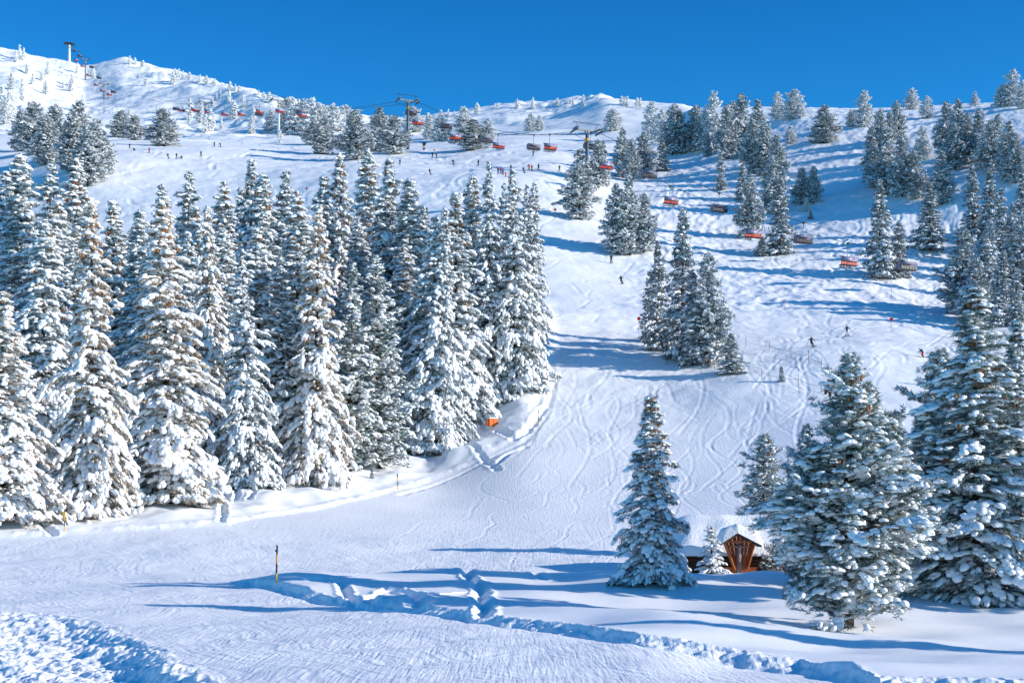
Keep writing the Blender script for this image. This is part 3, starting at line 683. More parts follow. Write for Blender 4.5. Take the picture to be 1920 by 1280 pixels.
# --- left forest: front row (base seen)
rnd.seed(21)
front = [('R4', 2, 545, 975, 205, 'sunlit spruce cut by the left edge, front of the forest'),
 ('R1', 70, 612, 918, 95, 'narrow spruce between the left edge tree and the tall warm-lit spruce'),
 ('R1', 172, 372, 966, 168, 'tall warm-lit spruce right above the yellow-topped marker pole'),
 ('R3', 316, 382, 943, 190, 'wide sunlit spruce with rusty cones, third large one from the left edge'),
 ('R4', 392, 388, 905, 120, 'spruce with warm sunlit crown behind the wide one, seen on its right'),
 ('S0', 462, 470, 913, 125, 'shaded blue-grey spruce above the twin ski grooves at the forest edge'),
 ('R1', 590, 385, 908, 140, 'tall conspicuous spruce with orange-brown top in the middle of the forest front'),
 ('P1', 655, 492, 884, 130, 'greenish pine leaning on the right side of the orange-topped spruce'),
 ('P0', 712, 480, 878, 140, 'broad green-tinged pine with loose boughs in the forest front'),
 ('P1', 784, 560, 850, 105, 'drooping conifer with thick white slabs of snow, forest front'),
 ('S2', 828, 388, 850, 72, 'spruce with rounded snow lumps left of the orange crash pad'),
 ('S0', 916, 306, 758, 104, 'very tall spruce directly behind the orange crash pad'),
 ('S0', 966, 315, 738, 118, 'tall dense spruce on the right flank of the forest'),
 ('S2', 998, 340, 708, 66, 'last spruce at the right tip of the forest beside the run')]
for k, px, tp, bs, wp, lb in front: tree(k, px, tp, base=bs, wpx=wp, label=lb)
# second row, tops known
second = [('S2', 40, 288, 190, 'shaded spruce rising highest at the far left of the forest'), ('S0', 88, 305, 185, 'shaded spruce second from the left among the high forest tops'),
 ('S3', 132, 300, 200, 'spruce top beneath the dark pine clump on the left'), ('S4', 12, 320, 205, 'spruce top touching the left edge above the forest'),
 ('S1', 215, 378, 175, 'thin spruce top showing right of the tall warm-lit spruce'), ('S2', 262, 392, 170, 'small spruce top left of the wide sunlit spruce'),
 ('S0', 350, 325, 205, 'spruce top standing above the wide sunlit spruce'), ('S3', 412, 345, 200, 'snow-capped spruce top between two sunlit crowns'),
 ('S4', 300, 345, 215, 'faint spruce top behind the wide sunlit spruce'), ('S1', 470, 296, 230, 'highest spruce top in the left centre of the forest'),
 ('S2', 492, 322, 190, 'slim spruce rising behind the shaded blue-grey spruce'), ('S0', 527, 325, 200, 'spruce top just left of the orange-topped spruce'),
 ('S3', 560, 362, 180, 'lower spruce top hugging the left of the orange-topped spruce'), ('S4', 602, 330, 215, 'spruce top behind the orange-topped spruce'),
 ('S1', 642, 288, 215, 'tall cone-bearing spruce, first of the high central trio'), ('S3', 694, 282, 225, 'tall rusty-topped spruce, second of the high central trio'),
 ('S0', 738, 298, 200, 'tall broad spruce, third of the high central trio'), ('S2', 768, 335, 195, 'spruce tucked against the right of the high central trio'),
 ('S4', 812, 405, 175, 'dark green spruce in the notch of the forest skyline'), ('S2', 878, 326, 195, 'slender spruce top left of the very tall forest spruce'),
 ('S1', 855, 362, 185, 'spruce top between the dark notch and the very tall spruce'), ('S0', 942, 345, 212, 'spruce top between the two tallest trees on the forest flank'),
 ('S0', 984, 347, 214, 'spruce top peeping out on the right flank of the forest'), ('S2', 580, 470, 150, 'spruce filling the gap behind the orange-topped spruce'),
 ('S0', 530, 480, 150, 'shaded spruce between the blue-grey spruce and the orange-topped spruce')]
for k, px, tp, y, lb in second: tree(k, px, tp, y=y, wf=rnd.uniform(0.9, 1.15) if px < 900 else 0.72, label=lb)
# forest filling
FM = [(2, 545, 'spruce cut by the left edge'), (70, 612, 'narrow left spruce'), (172, 372, 'tall warm-lit spruce'), (316, 382, 'wide rusty-coned spruce'), (590, 385, 'orange-topped spruce'), (915, 306, 'very tall spruce behind the crash pad'), (462, 470, 'blue-grey spruce'),
      (40, 288, 'highest far left top'), (694, 282, 'middle tree of the high trio'), (738, 298, 'broad tree of the high trio'), (642, 288, 'left tree of the high trio'), (470, 296, 'highest left centre top'), (812, 405, 'dark notch spruce'), (655, 492, 'greenish pine'), (712, 480, 'green-tinged pine'), (350, 325, 'top above the wide spruce'), (132, 300, 'top beneath the pine clump'), (843, 388, 'spruce left of the crash pad'), (215, 378, 'thin top by the warm-lit spruce')]

env = ([-60, 0, 40, 110, 160, 215, 262, 300, 350, 412, 470, 527, 560, 602, 642, 694, 738, 775, 812, 855, 915, 972, 1000], [330, 330, 300, 320, 330, 390, 400, 360, 335, 355, 310, 335, 370, 340, 300, 295, 310, 350, 415, 375, 330, 330, 400])
n = 0
for _ in range(400):
    if n >= 62: break
    px = rnd.uniform(-90, 985); y = rnd.uniform(138, 262)
    fy = np.interp(px, [-90, 0, 172, 460, 590, 705, 843, 905, 966, 1000], [128, 128, 132, 140, 156, 168, 180, 200, 204, 208])
    if px > 900: continue
    y = rnd.uniform(fy + 5, max(fy + 45, 262 if px < 700 else 235))
    e = np.interp(px, *env) + rnd.uniform(15, 130)
    p = at(px, y); H = (HZ - e) / F * y - p.z
    if H < 11 or H > 27: continue
    tree('S%d' % rnd.randrange(5), px, e, y=y, wf=rnd.uniform(1.0, 1.25), label=rel('forest spruce', px, e, FM), group='spruces inside the left forest'); n += 1
# --- dark pine clump upper left
for i, (k, px, tp, bs, wp) in enumerate([('M3', 62, 190, 290, 62), ('M3', 105, 196, 300, 60), ('M4', 150, 190, 318, 66), ('M3', 180, 222, 335, 56), ('M2', 135, 205, 325, 50), ('M2', 85, 215, 310, 50), ('M4', 195, 245, 320, 36), ('M3', 165, 235, 350, 55), ('M2', 40, 205, 285, 40)]):
    tree(k, px, tp, base=bs, wpx=wp, label=['leftmost big dark pine of the upper left clump','second big dark pine of the upper left clump','tallest dark pine of the upper left clump','dark pine on the right shoulder of the upper left clump','dark pine between the second and the tallest of the upper left clump','dark pine squeezed between the two left big ones of the upper left clump','rightmost low dark pine of the upper left clump','lowest dark pine at the foot of the upper left clump','small dark pine on the left rim of the upper left clump'][i], group='pines of the upper left clump')
for k, px, tp, bs, wp, lb in [('M3', 306, 203, 275, 56, 'round dark pine standing alone at the top edge of the run'), ('M2', 228, 208, 260, 44, 'sunlit round pine left of a second one on the bright slope'), ('M3', 252, 216, 263, 38, 'sunlit brownish pine touching the lone pair on the bright slope'),
    ('M4', 605, 222, 290, 52, 'pale pine right of the white lift pylon'), ('M3', 588, 228, 272, 40, 'smaller pale pine left of another by the white lift pylon'), ('M3', 668, 205, 300, 60, 'tall dense pine left of the grey lift pylon'),
    ('M4', 712, 202, 285, 56, 'rounded pine close to the left of the grey lift pylon'), ('M3', 738, 215, 290, 50, 'rounded pine directly beside the foot of the grey lift pylon'), ('F0', 775, 200, 250, 42, 'frosted pine rising behind the grey lift pylon'),
    ('F1', 805, 212, 262, 26, 'slim frosted pine right of the grey pylon'), ('F0', 825, 216, 265, 34, 'frosted pine beneath the cabins right of the grey pylon'), ('M4', 888, 225, 282, 66, 'large snowy pine in front of the bright knoll, centre'), ('F1', 872, 200, 262, 40, 'pointed frosted pine on the skyline above the large snowy pine'),
    ('F1', 996, 212, 246, 24, 'white-frosted tree on the bright knoll, left of a twin'), ('F1', 1012, 216, 246, 18, 'thin white-frosted tree on the bright knoll, right of a twin'), ('F0', 915, 222, 262, 30, 'frosted pine right of the large snowy pine')]:
    tree(k, px, tp, base=bs, wpx=wp, label=lb)
# --- right slope
right = [('M4',1087,280,413,70,'dense spruce on the edge of the run below the orange-banded pylon'),('M3',1122,262,350,40,'pine behind the orange-banded pylon'),('F0',1150,204,246,34,'frosted pine on the skyline above the centre right'),
 ('M4',1155,345,478,58,'left pine of the trio beside the upper run'),('M4',1180,328,480,56,'tallest middle pine of the trio beside the upper run'),('M3',1206,362,476,48,'right dark pine of the trio beside the upper run'),
 ('F0',1222,190,262,36,'frosted skyline pine, first of the right-hand row'),('M3',1262,195,291,46,'dark pine under the skyline, second of the right-hand row'),('M3',1305,197,284,44,'snowy pine under the skyline, third of the right-hand row'),
 ('F0',1337,171,283,40,'tallest frosted pine breaking the skyline in the centre right'),('M3',1390,174,292,46,'tall dark pine breaking the skyline right of the tallest frosted one'),('M4',1421,188,312,52,'broad dark pine closing the skyline row'),
 ('F0',1459,172,223,28,'left frosted pine of the pair against the sky'),('F0',1488,168,223,42,'round frosted pine, right of the pair against the sky'),('F2',1500,190,222,22,'little frosted pine at the right foot of the round one on the skyline'),('M4',1545,198,270,58,'wide snowy pine alone below the skyline'),
 ('F0',1621,170,238,36,'frosted pine on the skyline above the smooth snow field'),('F1',1596,204,238,22,'small frosted pine left of a tall one on the skyline'),('F1',1483,235,271,22,'small pale spruce on the open snow under the round skyline pine'),
 ('M3',1682,188,262,32,'dark pine under the right skyline'),('F0',1710,165,206,30,'frosted pine on the right skyline, left of two'),('F0',1738,180,222,26,'frosted pine on the right skyline, right of two'),
 ('F2',1828,172,199,18,'lone little frosted tree on the right skyline'),('F0',1882,158,200,34,'frosted pine on the skyline close to the right edge'),('F0',1898,130,200,38,'highest frosted pine on the skyline at the right edge'),('F1',1917,150,204,28,'frosted pine on the skyline cut by the right edge'),
 ('M3',1774,190,300,42,'left dark pine of the upper right thicket'),('M4',1797,187,310,50,'tall pine in the middle of the upper right thicket'),('M3',1835,204,305,40,'pine right of the tall one in the upper right thicket'),('M3',1857,225,326,44,'dark pine with snow streaks in the upper right thicket'),('M4',1892,228,338,50,'broad pine at the right end of the upper right thicket'),
 ('M3',1207,247,334,44,'shaded pine on the bank left of the grey chairs'),('M0',1242,258,322,34,'small spruce on the bank above the grey chair'),('M1',1327,250,294,18,'slim little spruce at the left foot of the skyline row'),('M4',1168,240,334,40,'snowy pine behind the red chair near the pylon'),
 ('M1',1130,262,345,28,'slim spruce right of the orange-banded pylon'),('M1',1352,287,357,24,'slender lone spruce on the shaded bank'),('M1',1392,306,374,30,'slender spruce left of the middle grove'),('M3',1407,325,446,46,'dark pine at the left side of the middle grove'),
 ('M3',1412,220,328,44,'pine below the dark skyline pines, left'),('M4',1455,253,342,46,'pine below the dark skyline pines, right'),('M3',1450,290,402,46,'pine at the back of the middle grove'),('M0',1463,332,477,62,'large spruce at the front of the middle grove'),('M0',1428,443,480,30,'small snowy spruce at the foot of the middle grove'),
 ('M3',1503,313,385,34,'left twin of two pines in the snowy gully'),('M3',1524,311,383,32,'right twin of two pines in the snowy gully'),('F2',1512,370,397,16,'little spruce under the twin pines in the gully'),('M1',1520,394,412,12,'tiny spruce lowest in the gully'),
 ('M1',1632,238,311,32,'narrow spruce left in the upper grove of the right slope'),('M4',1662,240,366,52,'large pine in the centre of the upper grove of the right slope'),('M3',1692,248,370,50,'pine right of the large one in the upper grove of the right slope'),('M3',1716,280,376,40,'rounded pine at the right of the upper grove'),
 ('M3',1640,270,352,40,'dark pine at the lower left of the upper grove'),('M4',1766,284,386,48,'pine standing by itself right of the upper grove'),('M0',1743,343,469,66,'symmetrical spruce with drooping boughs on the right slope'),('M0',1650,337,524,68,'tall spruce beside the lift line on the right slope'),('M1',1684,415,520,50,'lower spruce leaning on the right of the tall one beside the lift line'),
 ('M0',1825,308,445,50,'tall spruce on the far right slope, left of two'),('M0',1858,315,472,58,'tall spruce on the far right slope, right of two'),('M3',1808,425,590,82,'dark wide pine at the foot of the right slope'),('M1',1848,440,600,60,'tall spruce behind the last red chair'),
 ('M0',1868,500,612,48,'small spruce beside the last red chair'),('M3',1896,440,590,64,'dark pine close to the right edge at the slope foot'),('M0',1915,310,480,50,'spruce cut by the right edge high on the slope'),('M3',1918,400,592,60,'pine cut by the right edge low on the slope'),('M1',1880,350,510,44,'spruce between the far right pair and the edge'),
 ('M0',1280,393,672,92,'tallest conifer of the island clump splitting the run'),('M0',1238,452,656,62,'dark left conifer of the island clump'),('M3',1328,474,688,78,'dense right conifer of the island clump'),('M1',1220,505,642,46,'small conifer on the left rim of the island clump'),('M0',1372,625,701,56,'low frosted spruce on the right rim of the island clump'),('M1',1300,505,684,62,'conifer in the front of the island clump')]
for k, px, tp, bs, wp, lb in right: tree(k, px, tp, base=bs, wpx=wp, label=lb)
for px, tp, bs in [(1275,205,290),(1320,205,285),(1365,195,300),(1375,190,285),(1435,230,330),(1240,205,270),(1650,205,290),(1668,210,270),(1790,230,320),(1870,215,300),(1815,210,290),(1845,240,315),(1905,250,345),(1730,235,300),(1185,260,340)]:
    tree(rnd.choice(['M2', 'M3', 'F0']), px, tp, base=bs, wf=1.0, label=rel('crowded snowy pine', px, tp, [(1262,195,'second skyline row pine'),(1337,171,'tallest frosted skyline pine'),(1390,174,'dark skyline pine'),(1421,188,'broad skyline pine'),(1662,240,'large upper grove pine'),(1797,187,'tall thicket pine'),(1857,225,'snow-streaked thicket pine'),(1738,180,'paired right skyline pine'),(1168,240,'pine behind the pylon chair')]), group='pines crowded below the right skyline')
for px, tp, bs in [(1880,470,600),(1905,500,612),(1830,480,605),(1895,380,520),(1860,420,560)]:
    tree(rnd.choice(['M0', 'M1', 'M3']), px, tp, base=bs, wf=1.05, label=rel('slope-foot conifer', px, tp, [(1868,500,'small spruce by the last chair'),(1848,440,'tall spruce behind the last chair'),(1896,440,'dark right-edge pine'),(1880,350,'spruce between pair and edge')]), group='conifers at the far right foot of the slope')
# --- skyline and upper mountain
for px, tp, bs in [(18,170,225),(8,178,235),(30,95,120),(37,85,112),(44,90,115),(22,135,170),(42,148,180),(85,150,180),(90,115,140),(135,140,165),(145,118,140),(132,150,175),(75,205,245),(5,160,215),(155,178,205),(50,120,140),(355,185,225),(385,215,250),(395,205,248),(440,190,225),(415,220,245),(375,190,232),(472,218,252),(500,215,250),(508,200,245),(525,245,268)]:
    tree(rnd.choice(['T0', 'T1', 'T2', 'F1']), px, tp, base=bs, wf=1.0, label=rel('small frosted tree', px, tp, [(130,85,'crest pylon'),(160,112,'small pylon under the crest'),(195,158,'open slope pylon'),(385,192,'dark-armed pylon'),(523,188,'white pylon'),(306,203,'round lone pine'),(62,190,'leftmost clump pine'),(150,190,'tallest clump pine'),(240,207,'sunlit pine pair')]), group='small trees on the sunlit mountainside')
rock = mat('snowy_rock', (0.16, 0.15, 0.15), 0.9, var=0.5, scale=2)
for i in range(26):
    px = rnd.uniform(0, 330) if i % 3 else rnd.uniform(330, 500); lo = np.interp(px, SKX, SKY_); py = rnd.uniform(lo + 14, 235); h = rnd.uniform(10, 26)
    tree(rnd.choice(['T0', 'T1', 'T2']), px, py - h, base=py, wf=1.2, label=rel('small white tree', px, py - h, [(130,85,'crest pylon'),(195,158,'open slope pylon'),(385,192,'dark-armed pylon'),(306,203,'round lone pine'),(62,190,'leftmost clump pine'),(240,207,'sunlit pine pair'),(20,100,'left edge crest'),(235,112,'crest hump'),(330,138,'middle crest'),(450,170,'rocky crest'),(90,150,'open slope under the crest pylon')]), group='small trees on the sunlit mountainside')
for px, h in [(540,28),(548,34),(560,30),(572,36),(585,40),(598,34),(612,28),(625,40),(640,36),(650,42),(660,30),(552,22),(605,30),(632,26)]:
    tp_ = np.interp(px, SKX, SKY_) - h * 0.55 + 4
    tree(rnd.choice(['F0', 'F1', 'T2']), px, tp_, y=rnd.uniform(720, 820), wf=1.2, label=rel('frost-white skyline pine', px, tp_, [(523,188,'white pylon'),(605,222,'pale pine by the white pylon'),(668,205,'dense pine by the grey pylon'),(566,220,'grey and orange chairs')]), group='skyline pines right of the white pylon')
for i in range(26):
    px = rnd.uniform(205, 520); s = np.interp(px, SKX, SKY_); h = rnd.uniform(6, 16)
    tree(rnd.choice(['T0', 'T1', 'T2']), px, s - h * 0.6, base=s + h * 0.5, wf=1.3, label=rel('tiny crest tree', px, s - h * 0.6, [(130,85,'crest pylon'),(160,112,'small pylon under the crest'),(195,158,'open slope pylon'),(385,192,'dark-armed pylon'),(523,188,'white pylon'),(306,203,'round lone pine'),(62,190,'leftmost clump pine'),(150,190,'tallest clump pine'),(240,207,'sunlit pine pair')] + [(235,112,'top of the crest hump'),(330,138,'middle of the crest'),(420,160,'gentle part of the crest'),(490,178,'rocky end of the crest')]), group='tiny trees on the left mountain crest')
for i in range(22):
    px = rnd.choice([rnd.uniform(780, 1000), rnd.uniform(1030, 1260)]); s = np.interp(px, SKX, SKY_); h = rnd.uniform(8, 20)
    tree(rnd.choice(['T0', 'T1', 'T2']), px, s - h * 0.6, base=s + h * 0.45, wf=1.2, label=rel('tiny crest tree', px, s - h * 0.6, [(872,200,'pointed frosted pine'),(765,185,'grey pylon'),(950,197,'bright knoll'),(1003,212,'frosted twins on the knoll'),(1100,240,'orange-banded pylon'),(1150,204,'frosted pine at centre right'),(1222,190,'first pine of the skyline row'),(1130,182,'knoll summit')]), group='tiny trees along the central crest')
print('TREES', NT[0])

# ------------------------------------------------------------------ chairlift
M_STEEL = mat('grey_steel', (0.20, 0.23, 0.25), 0.5, 0.4, var=0.3); M_STEELB = mat('blue_grey_steel', (0.09, 0.16, 0.20), 0.5, 0.3, var=0.2)
M_WHITE = mat('white_paint', (0.80, 0.80, 0.80), 0.5, var=0.1); M_DARK = mat('dark_metal', (0.03, 0.035, 0.045), 0.5, 0.3, var=0.3)
M_RED = mat('red_seat', (0.42, 0.016, 0.016), 0.5, var=0.2); M_ORG = mat('orange_pad', (0.80, 0.16, 0.015), 0.55, var=0.15)
M_YEL = mat('yellow_paint', (0.80, 0.42, 0.02), 0.5, var=0.15); M_BLK = mat('black_paint', (0.015, 0.015, 0.018), 0.5, var=0.3)
M_BUB = mat('tinted_bubble', (0.34, 0.30, 0.42), 0.25, 0.0, var=0.15, scale=1.5); M_ROPE = mat('steel_rope', (0.06, 0.07, 0.08), 0.6, 0.2, var=0.2)
LK = 0.455; LX = 197.0
def liftx(y, side=0): return LX + side * 3.8 - LK * y
PYL = [(236, 44.0), (388, 109.6), (516, 156.7), (677, 205.6), (823, 249.0), (1000, 308.0), (1171, 369.7), (1270, 423.0), (1370, 470.0), (1440, 492)]
def cable_z(y):
    for (a, za), (b, zb) in zip(PYL[:-1], PYL[1:]):
        if a <= y <= b:
            t = (y - a) / (b - a); L = b - a
            return za + (zb - za) * t - 4 * t * (1 - t) * min(1.0, (L / 150) ** 2) * (7.0 if b < 600 else 3.0)
    if y < PYL[0][0]: return PYL[0][1] - 0.3 * (PYL[0][0] - y)
    return PYL[-1][1]
def lift_y(px, side): return F * (LX + side * 3.8) / (px - 960 + F * LK)
LANG = math.atan2(1, -LK) - math.pi / 2        # heading of the lift line about z
for side, lb in ((-1, 'left hauling rope of the chairlift, the one the red chairs hang from'), (1, 'right hauling rope of the chairlift, the one the grey chairs hang from')):
    pts = [(liftx(y, side), y, cable_z(y)) for y in np.concatenate([np.arange(150, 240, 15), np.arange(240, 1440, 10)])]
    m = MB(); m.tube(pts, [max(0.05, p[1] * 0.00016) if p[1] < 560 else 0.06 for p in pts], 5)
    tag(m.build('hauling_rope', M_ROPE), lb, 'cable', 'hauling ropes of the chairlift')
def pylon(i, y, zt, hgt, label, colr, white=False, scale=1.0):
    x = liftx(y); zg = gz(x, y); p = thing('lift_pylon', label, 'pylon', (x, y, zg), LANG, 'chairlift pylons')
    h = zt - zg + 0.2
    m = MB(); m.tube([(0, 0, -1), (0, 0, h * 0.5), (0, 0, h)], [0.62 * scale, 0.52 * scale, 0.40 * scale], 14); m.build('mast', colr, p, True)
    m = MB(); m.box((0, 0, h + 0.1), (8.2, 0.45, 0.5)); m.box((0, 0, h - 0.35), (1.2, 0.7, 0.9)); m.build('crossarm', M_STEEL, p, bevel=0.04)
    for s in (-1, 1):
        m = MB(); m.box((s * 3.8, 0, h - 0.15), (0.22, 4.6, 0.28)); m.box((s * 3.4, 0, h + 0.45), (0.9, 3.4, 0.10))
        m.tube([(s * 3.8, -2.3, h - 0.3), (s * 3.8, 2.3, h - 0.3)], 0.10, 6)
        tr = m.build('sheave_train', M_STEEL, p)
        w_ = MB()
        for q in range(-3, 4): w_.tube([(s * 3.8 - 0.07, q * 0.7, h - 0.35), (s * 3.8 + 0.07, q * 0.7, h - 0.35)], 0.24, 10)
        w_.build('sheaves', M_DARK, tr)
    if scale > 2: m = MB(); m.box((0, 0, h + 0.9), (10.5, 3.4, 1.1)); m.box((0, 0, h + 1.9), (5.0, 2.4, 1.0)); m.build('machinery_head', M_DARK, p, bevel=0.2)
    m = MB()      # lifting frame above the arm
    m.tube([(-2.5, 0, h + 0.3), (-3.3, 0, h + 2.0)], 0.07, 6); m.tube([(2.5, 0, h + 0.3), (3.3, 0, h + 2.0)], 0.07, 6)
    m.tube([(-4.3, 0, h + 2.0), (4.3, 0, h + 2.0)], 0.09, 6); m.build('lifting_frame', M_DARK, p)
    m = MB(); m.tube([(0, 0, h - 3.0), (0, 0, h - 2.2)], [0.60 * scale, 0.62 * scale], 14); m.build('orange_collar', M_YEL, p, True)
    m = MB()
    for s in (-0.22, 0.22): m.tube([(s, -0.75, 0), (s, -0.62, h)], 0.025, 5)
    for q in range(int(h / 0.6)): m.tube([(-0.22, -0.74, q * 0.6 + .3), (0.22, -0.74, q * 0.6 + .3)], 0.02, 4)
    m.build('ladder', M_STEEL, p)
lbls = [(1, 'grey-green lift pylon with orange collar rising out of the trees at centre right', M_STEELB, 0), (2, 'tall grey lift pylon standing against the sky left of centre', M_STEELB, 0), (3, 'white lift pylon on the sunlit flat, frosted trees behind', M_WHITE, 1),
        (4, 'dark-armed lift pylon over the sunlit flat, left of the white one', M_STEEL, 0), (6, 'thin lift pylon on the open sunlit mountainside at upper left', M_STEEL, 0), (7, 'small lift pylon just below the left mountain crest', M_STEEL, 0), (8, 'thick white lift pylon on the left mountain crest', M_WHITE, 1)]
for i, lb, m_, wh in lbls: pylon(i, PYL[i][0], PYL[i][1], 0, lb, m_, wh, 1.0 if i != 8 else 2.1)

def make_chair(kind):
    """six-seat bubble chair; origin at the rope grip; +y points up the line"""
    p = thing('lift_chair', '', 'chairlift chair')
    m = MB(); m.box((0, 0, 0), (0.22, 0.75, 0.2)); m.box((0, 0, -0.15), (0.16, 0.3, 0.3)); m.build('grip', M_DARK, p, bevel=0.02)
    m = MB(); m.tube([(0, 0, -0.1), (0, 0.05, -0.7), (0, 0.25, -1.4), (0, 0.20, -2.0), (0, 0, -2.25)], 0.055, 8)
    m.tube([(-1.5, 0, -2.25), (1.5, 0, -2.25)], 0.05, 8)
    for s in (-1, 1): m.tube([(s * 1.5, 0, -2.25), (s * 1.62, -0.25, -2.6), (s * 1.62, -0.35, -3.6), (s * 1.62, 0.25, -3.75)], 0.04, 8)
    m.build('hanger', M_STEELB, p, True)
    m = MB()
    c = M_RED if kind != 'orange' else M_ORG
    for k in range(6):
        x = -1.4 + k * 0.56
        m.box((x, -0.32, -3.28), (0.53, 0.12, 0.58), 0, Matrix.Rotation(R_(-8), 3, 'X'))
    m.build('backrest', [M_RED if kind != 'grey' else M_DARK], p, bevel=0.03)
    if kind == 'orange':
        m = MB(); m.box((0.5, -0.40, -3.12), (1.5, 0.06, 0.34)); m.build('sunlit_panel', M_ORG, p, bevel=0.02)  # orange paints the sun's glow on the red backrest
    m = MB(); m.box((0, -0.02, -3.62), (3.36, 0.52, 0.12)); m.build('seat', M_DARK, p, bevel=0.04)
    m = MB()      # curved hood
    n = 9; V = []; closed = kind == 'grey'
    for i in range(n):
        a = R_(-35 + i * ((205 if closed else 112) / (n - 1)))
        V.append((-0.10 - 0.55 * math.cos(a + 1.2) * (1.0 if closed else 1.0), -2.95 + 0.62 * math.sin(a + 1.2 - 0.2)))
    prof = [(-0.50, -3.02), (-0.60, -2.72), (-0.50, -2.42), (-0.20, -2.22), (0.22, -2.25)]
    if closed: prof = [(-0.40, -2.70), (-0.30, -2.48), (-0.05, -2.36), (0.30, -2.40), (0.58, -2.62), (0.70, -2.95), (0.66, -3.30), (0.52, -3.55)]
    for j, (yy, zz) in enumerate(prof):
        for x in (-1.66, 1.66): m.v.append((x, yy, zz))
        for x in (-1.66, 1.66): m.v.append((x * 0.99, yy * 0.94, zz - 0.02))
    for j in range(len(prof) - 1):
        b = 4 * j; m.f += [(b, b + 1, b + 5, b + 4), (b + 2, b + 6, b + 7, b + 3), (b, b + 4, b + 6, b + 2), (b + 1, b + 3, b + 7, b + 5)]; m.m += [0] * 4
    m.build('bubble_hood', M_BUB, p, True)
    m = MB()
    for yy, zz in (prof[0], prof[-1]): m.tube([(-1.7, yy, zz), (1.7, yy, zz)], 0.045, 6)
    for x in (-1.68, 1.68): m.tube([(x, yy, zz) for yy, zz in prof], 0.035, 6)
    if closed: m.box((0, 0.55, -3.62), (3.3, 0.10, 0.16))
    m.build('hood_frame', M_DARK, p)
    m = MB(); m.tube([(-1.3, 0.55, -4.0), (1.3, 0.55, -4.0)], 0.03, 6)
    for x in (-1.3, 0, 1.3): m.tube([(x, 0.2, -3.5), (x, 0.55, -4.0)], 0.025, 6)
    m.build('footrest', M_DARK, p)
    return p
def copy_tree(o, parent=None):
    c = o.copy(); COL.objects.link(c)
    if parent: c.parent = parent
    for ch in list(o.children): copy_tree(ch, c)
    return c
protos = {k: make_chair(k) for k in ('red', 'orange', 'grey')}; used = {}
def chair(kind, px, side, label, yy=None):
    y = yy or lift_y(px, side); o = protos[kind] if kind not in used else copy_tree(protos[kind]); used[kind] = 1
    o.location = (liftx(y, side), y, cable_z(y) - 0.05); o.rotation_euler = (0, 0, LANG + rnd.uniform(-.05, .05))
    o.scale = (1.2, 1.2, 1.2); tag(o, label, group='chairs on the chairlift'); return o
chs = {}
for k, px, lb in [('red', 1822, 'red chair lowest on the lift, half behind the tall conifer at the right edge'), ('red', 1590, 'large red chair with dangling legs left of the tall spruce by the lift'), ('orange', 1411, 'red and sunlit orange chair in front of the middle grove'),
    ('red', 1257, 'bright red chair over the open snow, above the island clump'), ('red', 1136, 'red chair just right of the orange-banded pylon'), ('orange', 1031, 'full red and sunlit orange chair left of the orange-banded pylon'),
    ('red', 934, 'red chair below a grey one, centre of the lift'), ('orange', 853, 'sunlit orange-red chair left of the large snowy pine'), ('orange', 783, 'sunlit orange chair just right of the grey pylon'),
    ('orange', 566, 'sunlit orange chair in front of the frosted skyline pines'), ('red', 524, 'crimson chair beside the white pylon'), ('orange', 487, 'sunlit orange chair left of the white pylon'), ('orange', 452, 'sunlit pinkish orange chair midway over the sunlit flat'),
    ('red', 421, 'red chair over two tiny frosted trees'), ('red', 391, 'red chair beneath the dark-armed pylon'), ('red', 364, 'small red chair left of the dark-armed pylon')]:
    chs[px] = chair(k, px, -1, lb)
for px, lb in [(1702, 'grey hooded chair right of the tall spruce by the lift'), (1507, 'grey hooded chair over the ski tracks right of the middle grove'), (1349, 'grey hooded chair over the shaded slope, right of the bright red one'), (1218, 'grey hooded chair beside the bank pines'),
    (1108, 'grey chair showing behind the orange-banded pylon'), (1001, 'grey hooded chair beside the full orange one'), (913, 'grey hooded chair above a red one in the centre'), (837, 'grey hooded chair in front of skyline trees'), (771, 'grey chair close behind the grey pylon mast'),
    (563, 'dark grey chair high before the frosted skyline pines'), (486, 'grey chair under an orange one left of the white pylon'), (368, 'grey chair under the small red one at the dark-armed pylon')]:
    chair('grey', px, 1, lb)
for i, px in enumerate([340, 205, 192, 180, 166, 155, 143]):
    chair('red', px, -1, 'tiny red chair ' + ['left of the dark-armed pylon', 'low under the open slope pylon', 'beside the mast of the open slope pylon', 'above the open slope pylon', 'below the small pylon under the crest', 'left of the small pylon under the crest', 'nearest the white crest pylon'][i])['group'] = 'tiny red chairs on the upper reach'
for i, px in enumerate([330, 213, 186, 172, 149, 140]):
    chair('grey', px, 1, 'tiny grey chair ' + ['nearest left of the dark-armed pylon', 'right of the open slope pylon', 'above the arm of the open slope pylon', 'below the small pylon under the crest', 'right of the white crest pylon', 'close beside the white crest pylon'][i])['group'] = 'tiny grey chairs on the upper reach'

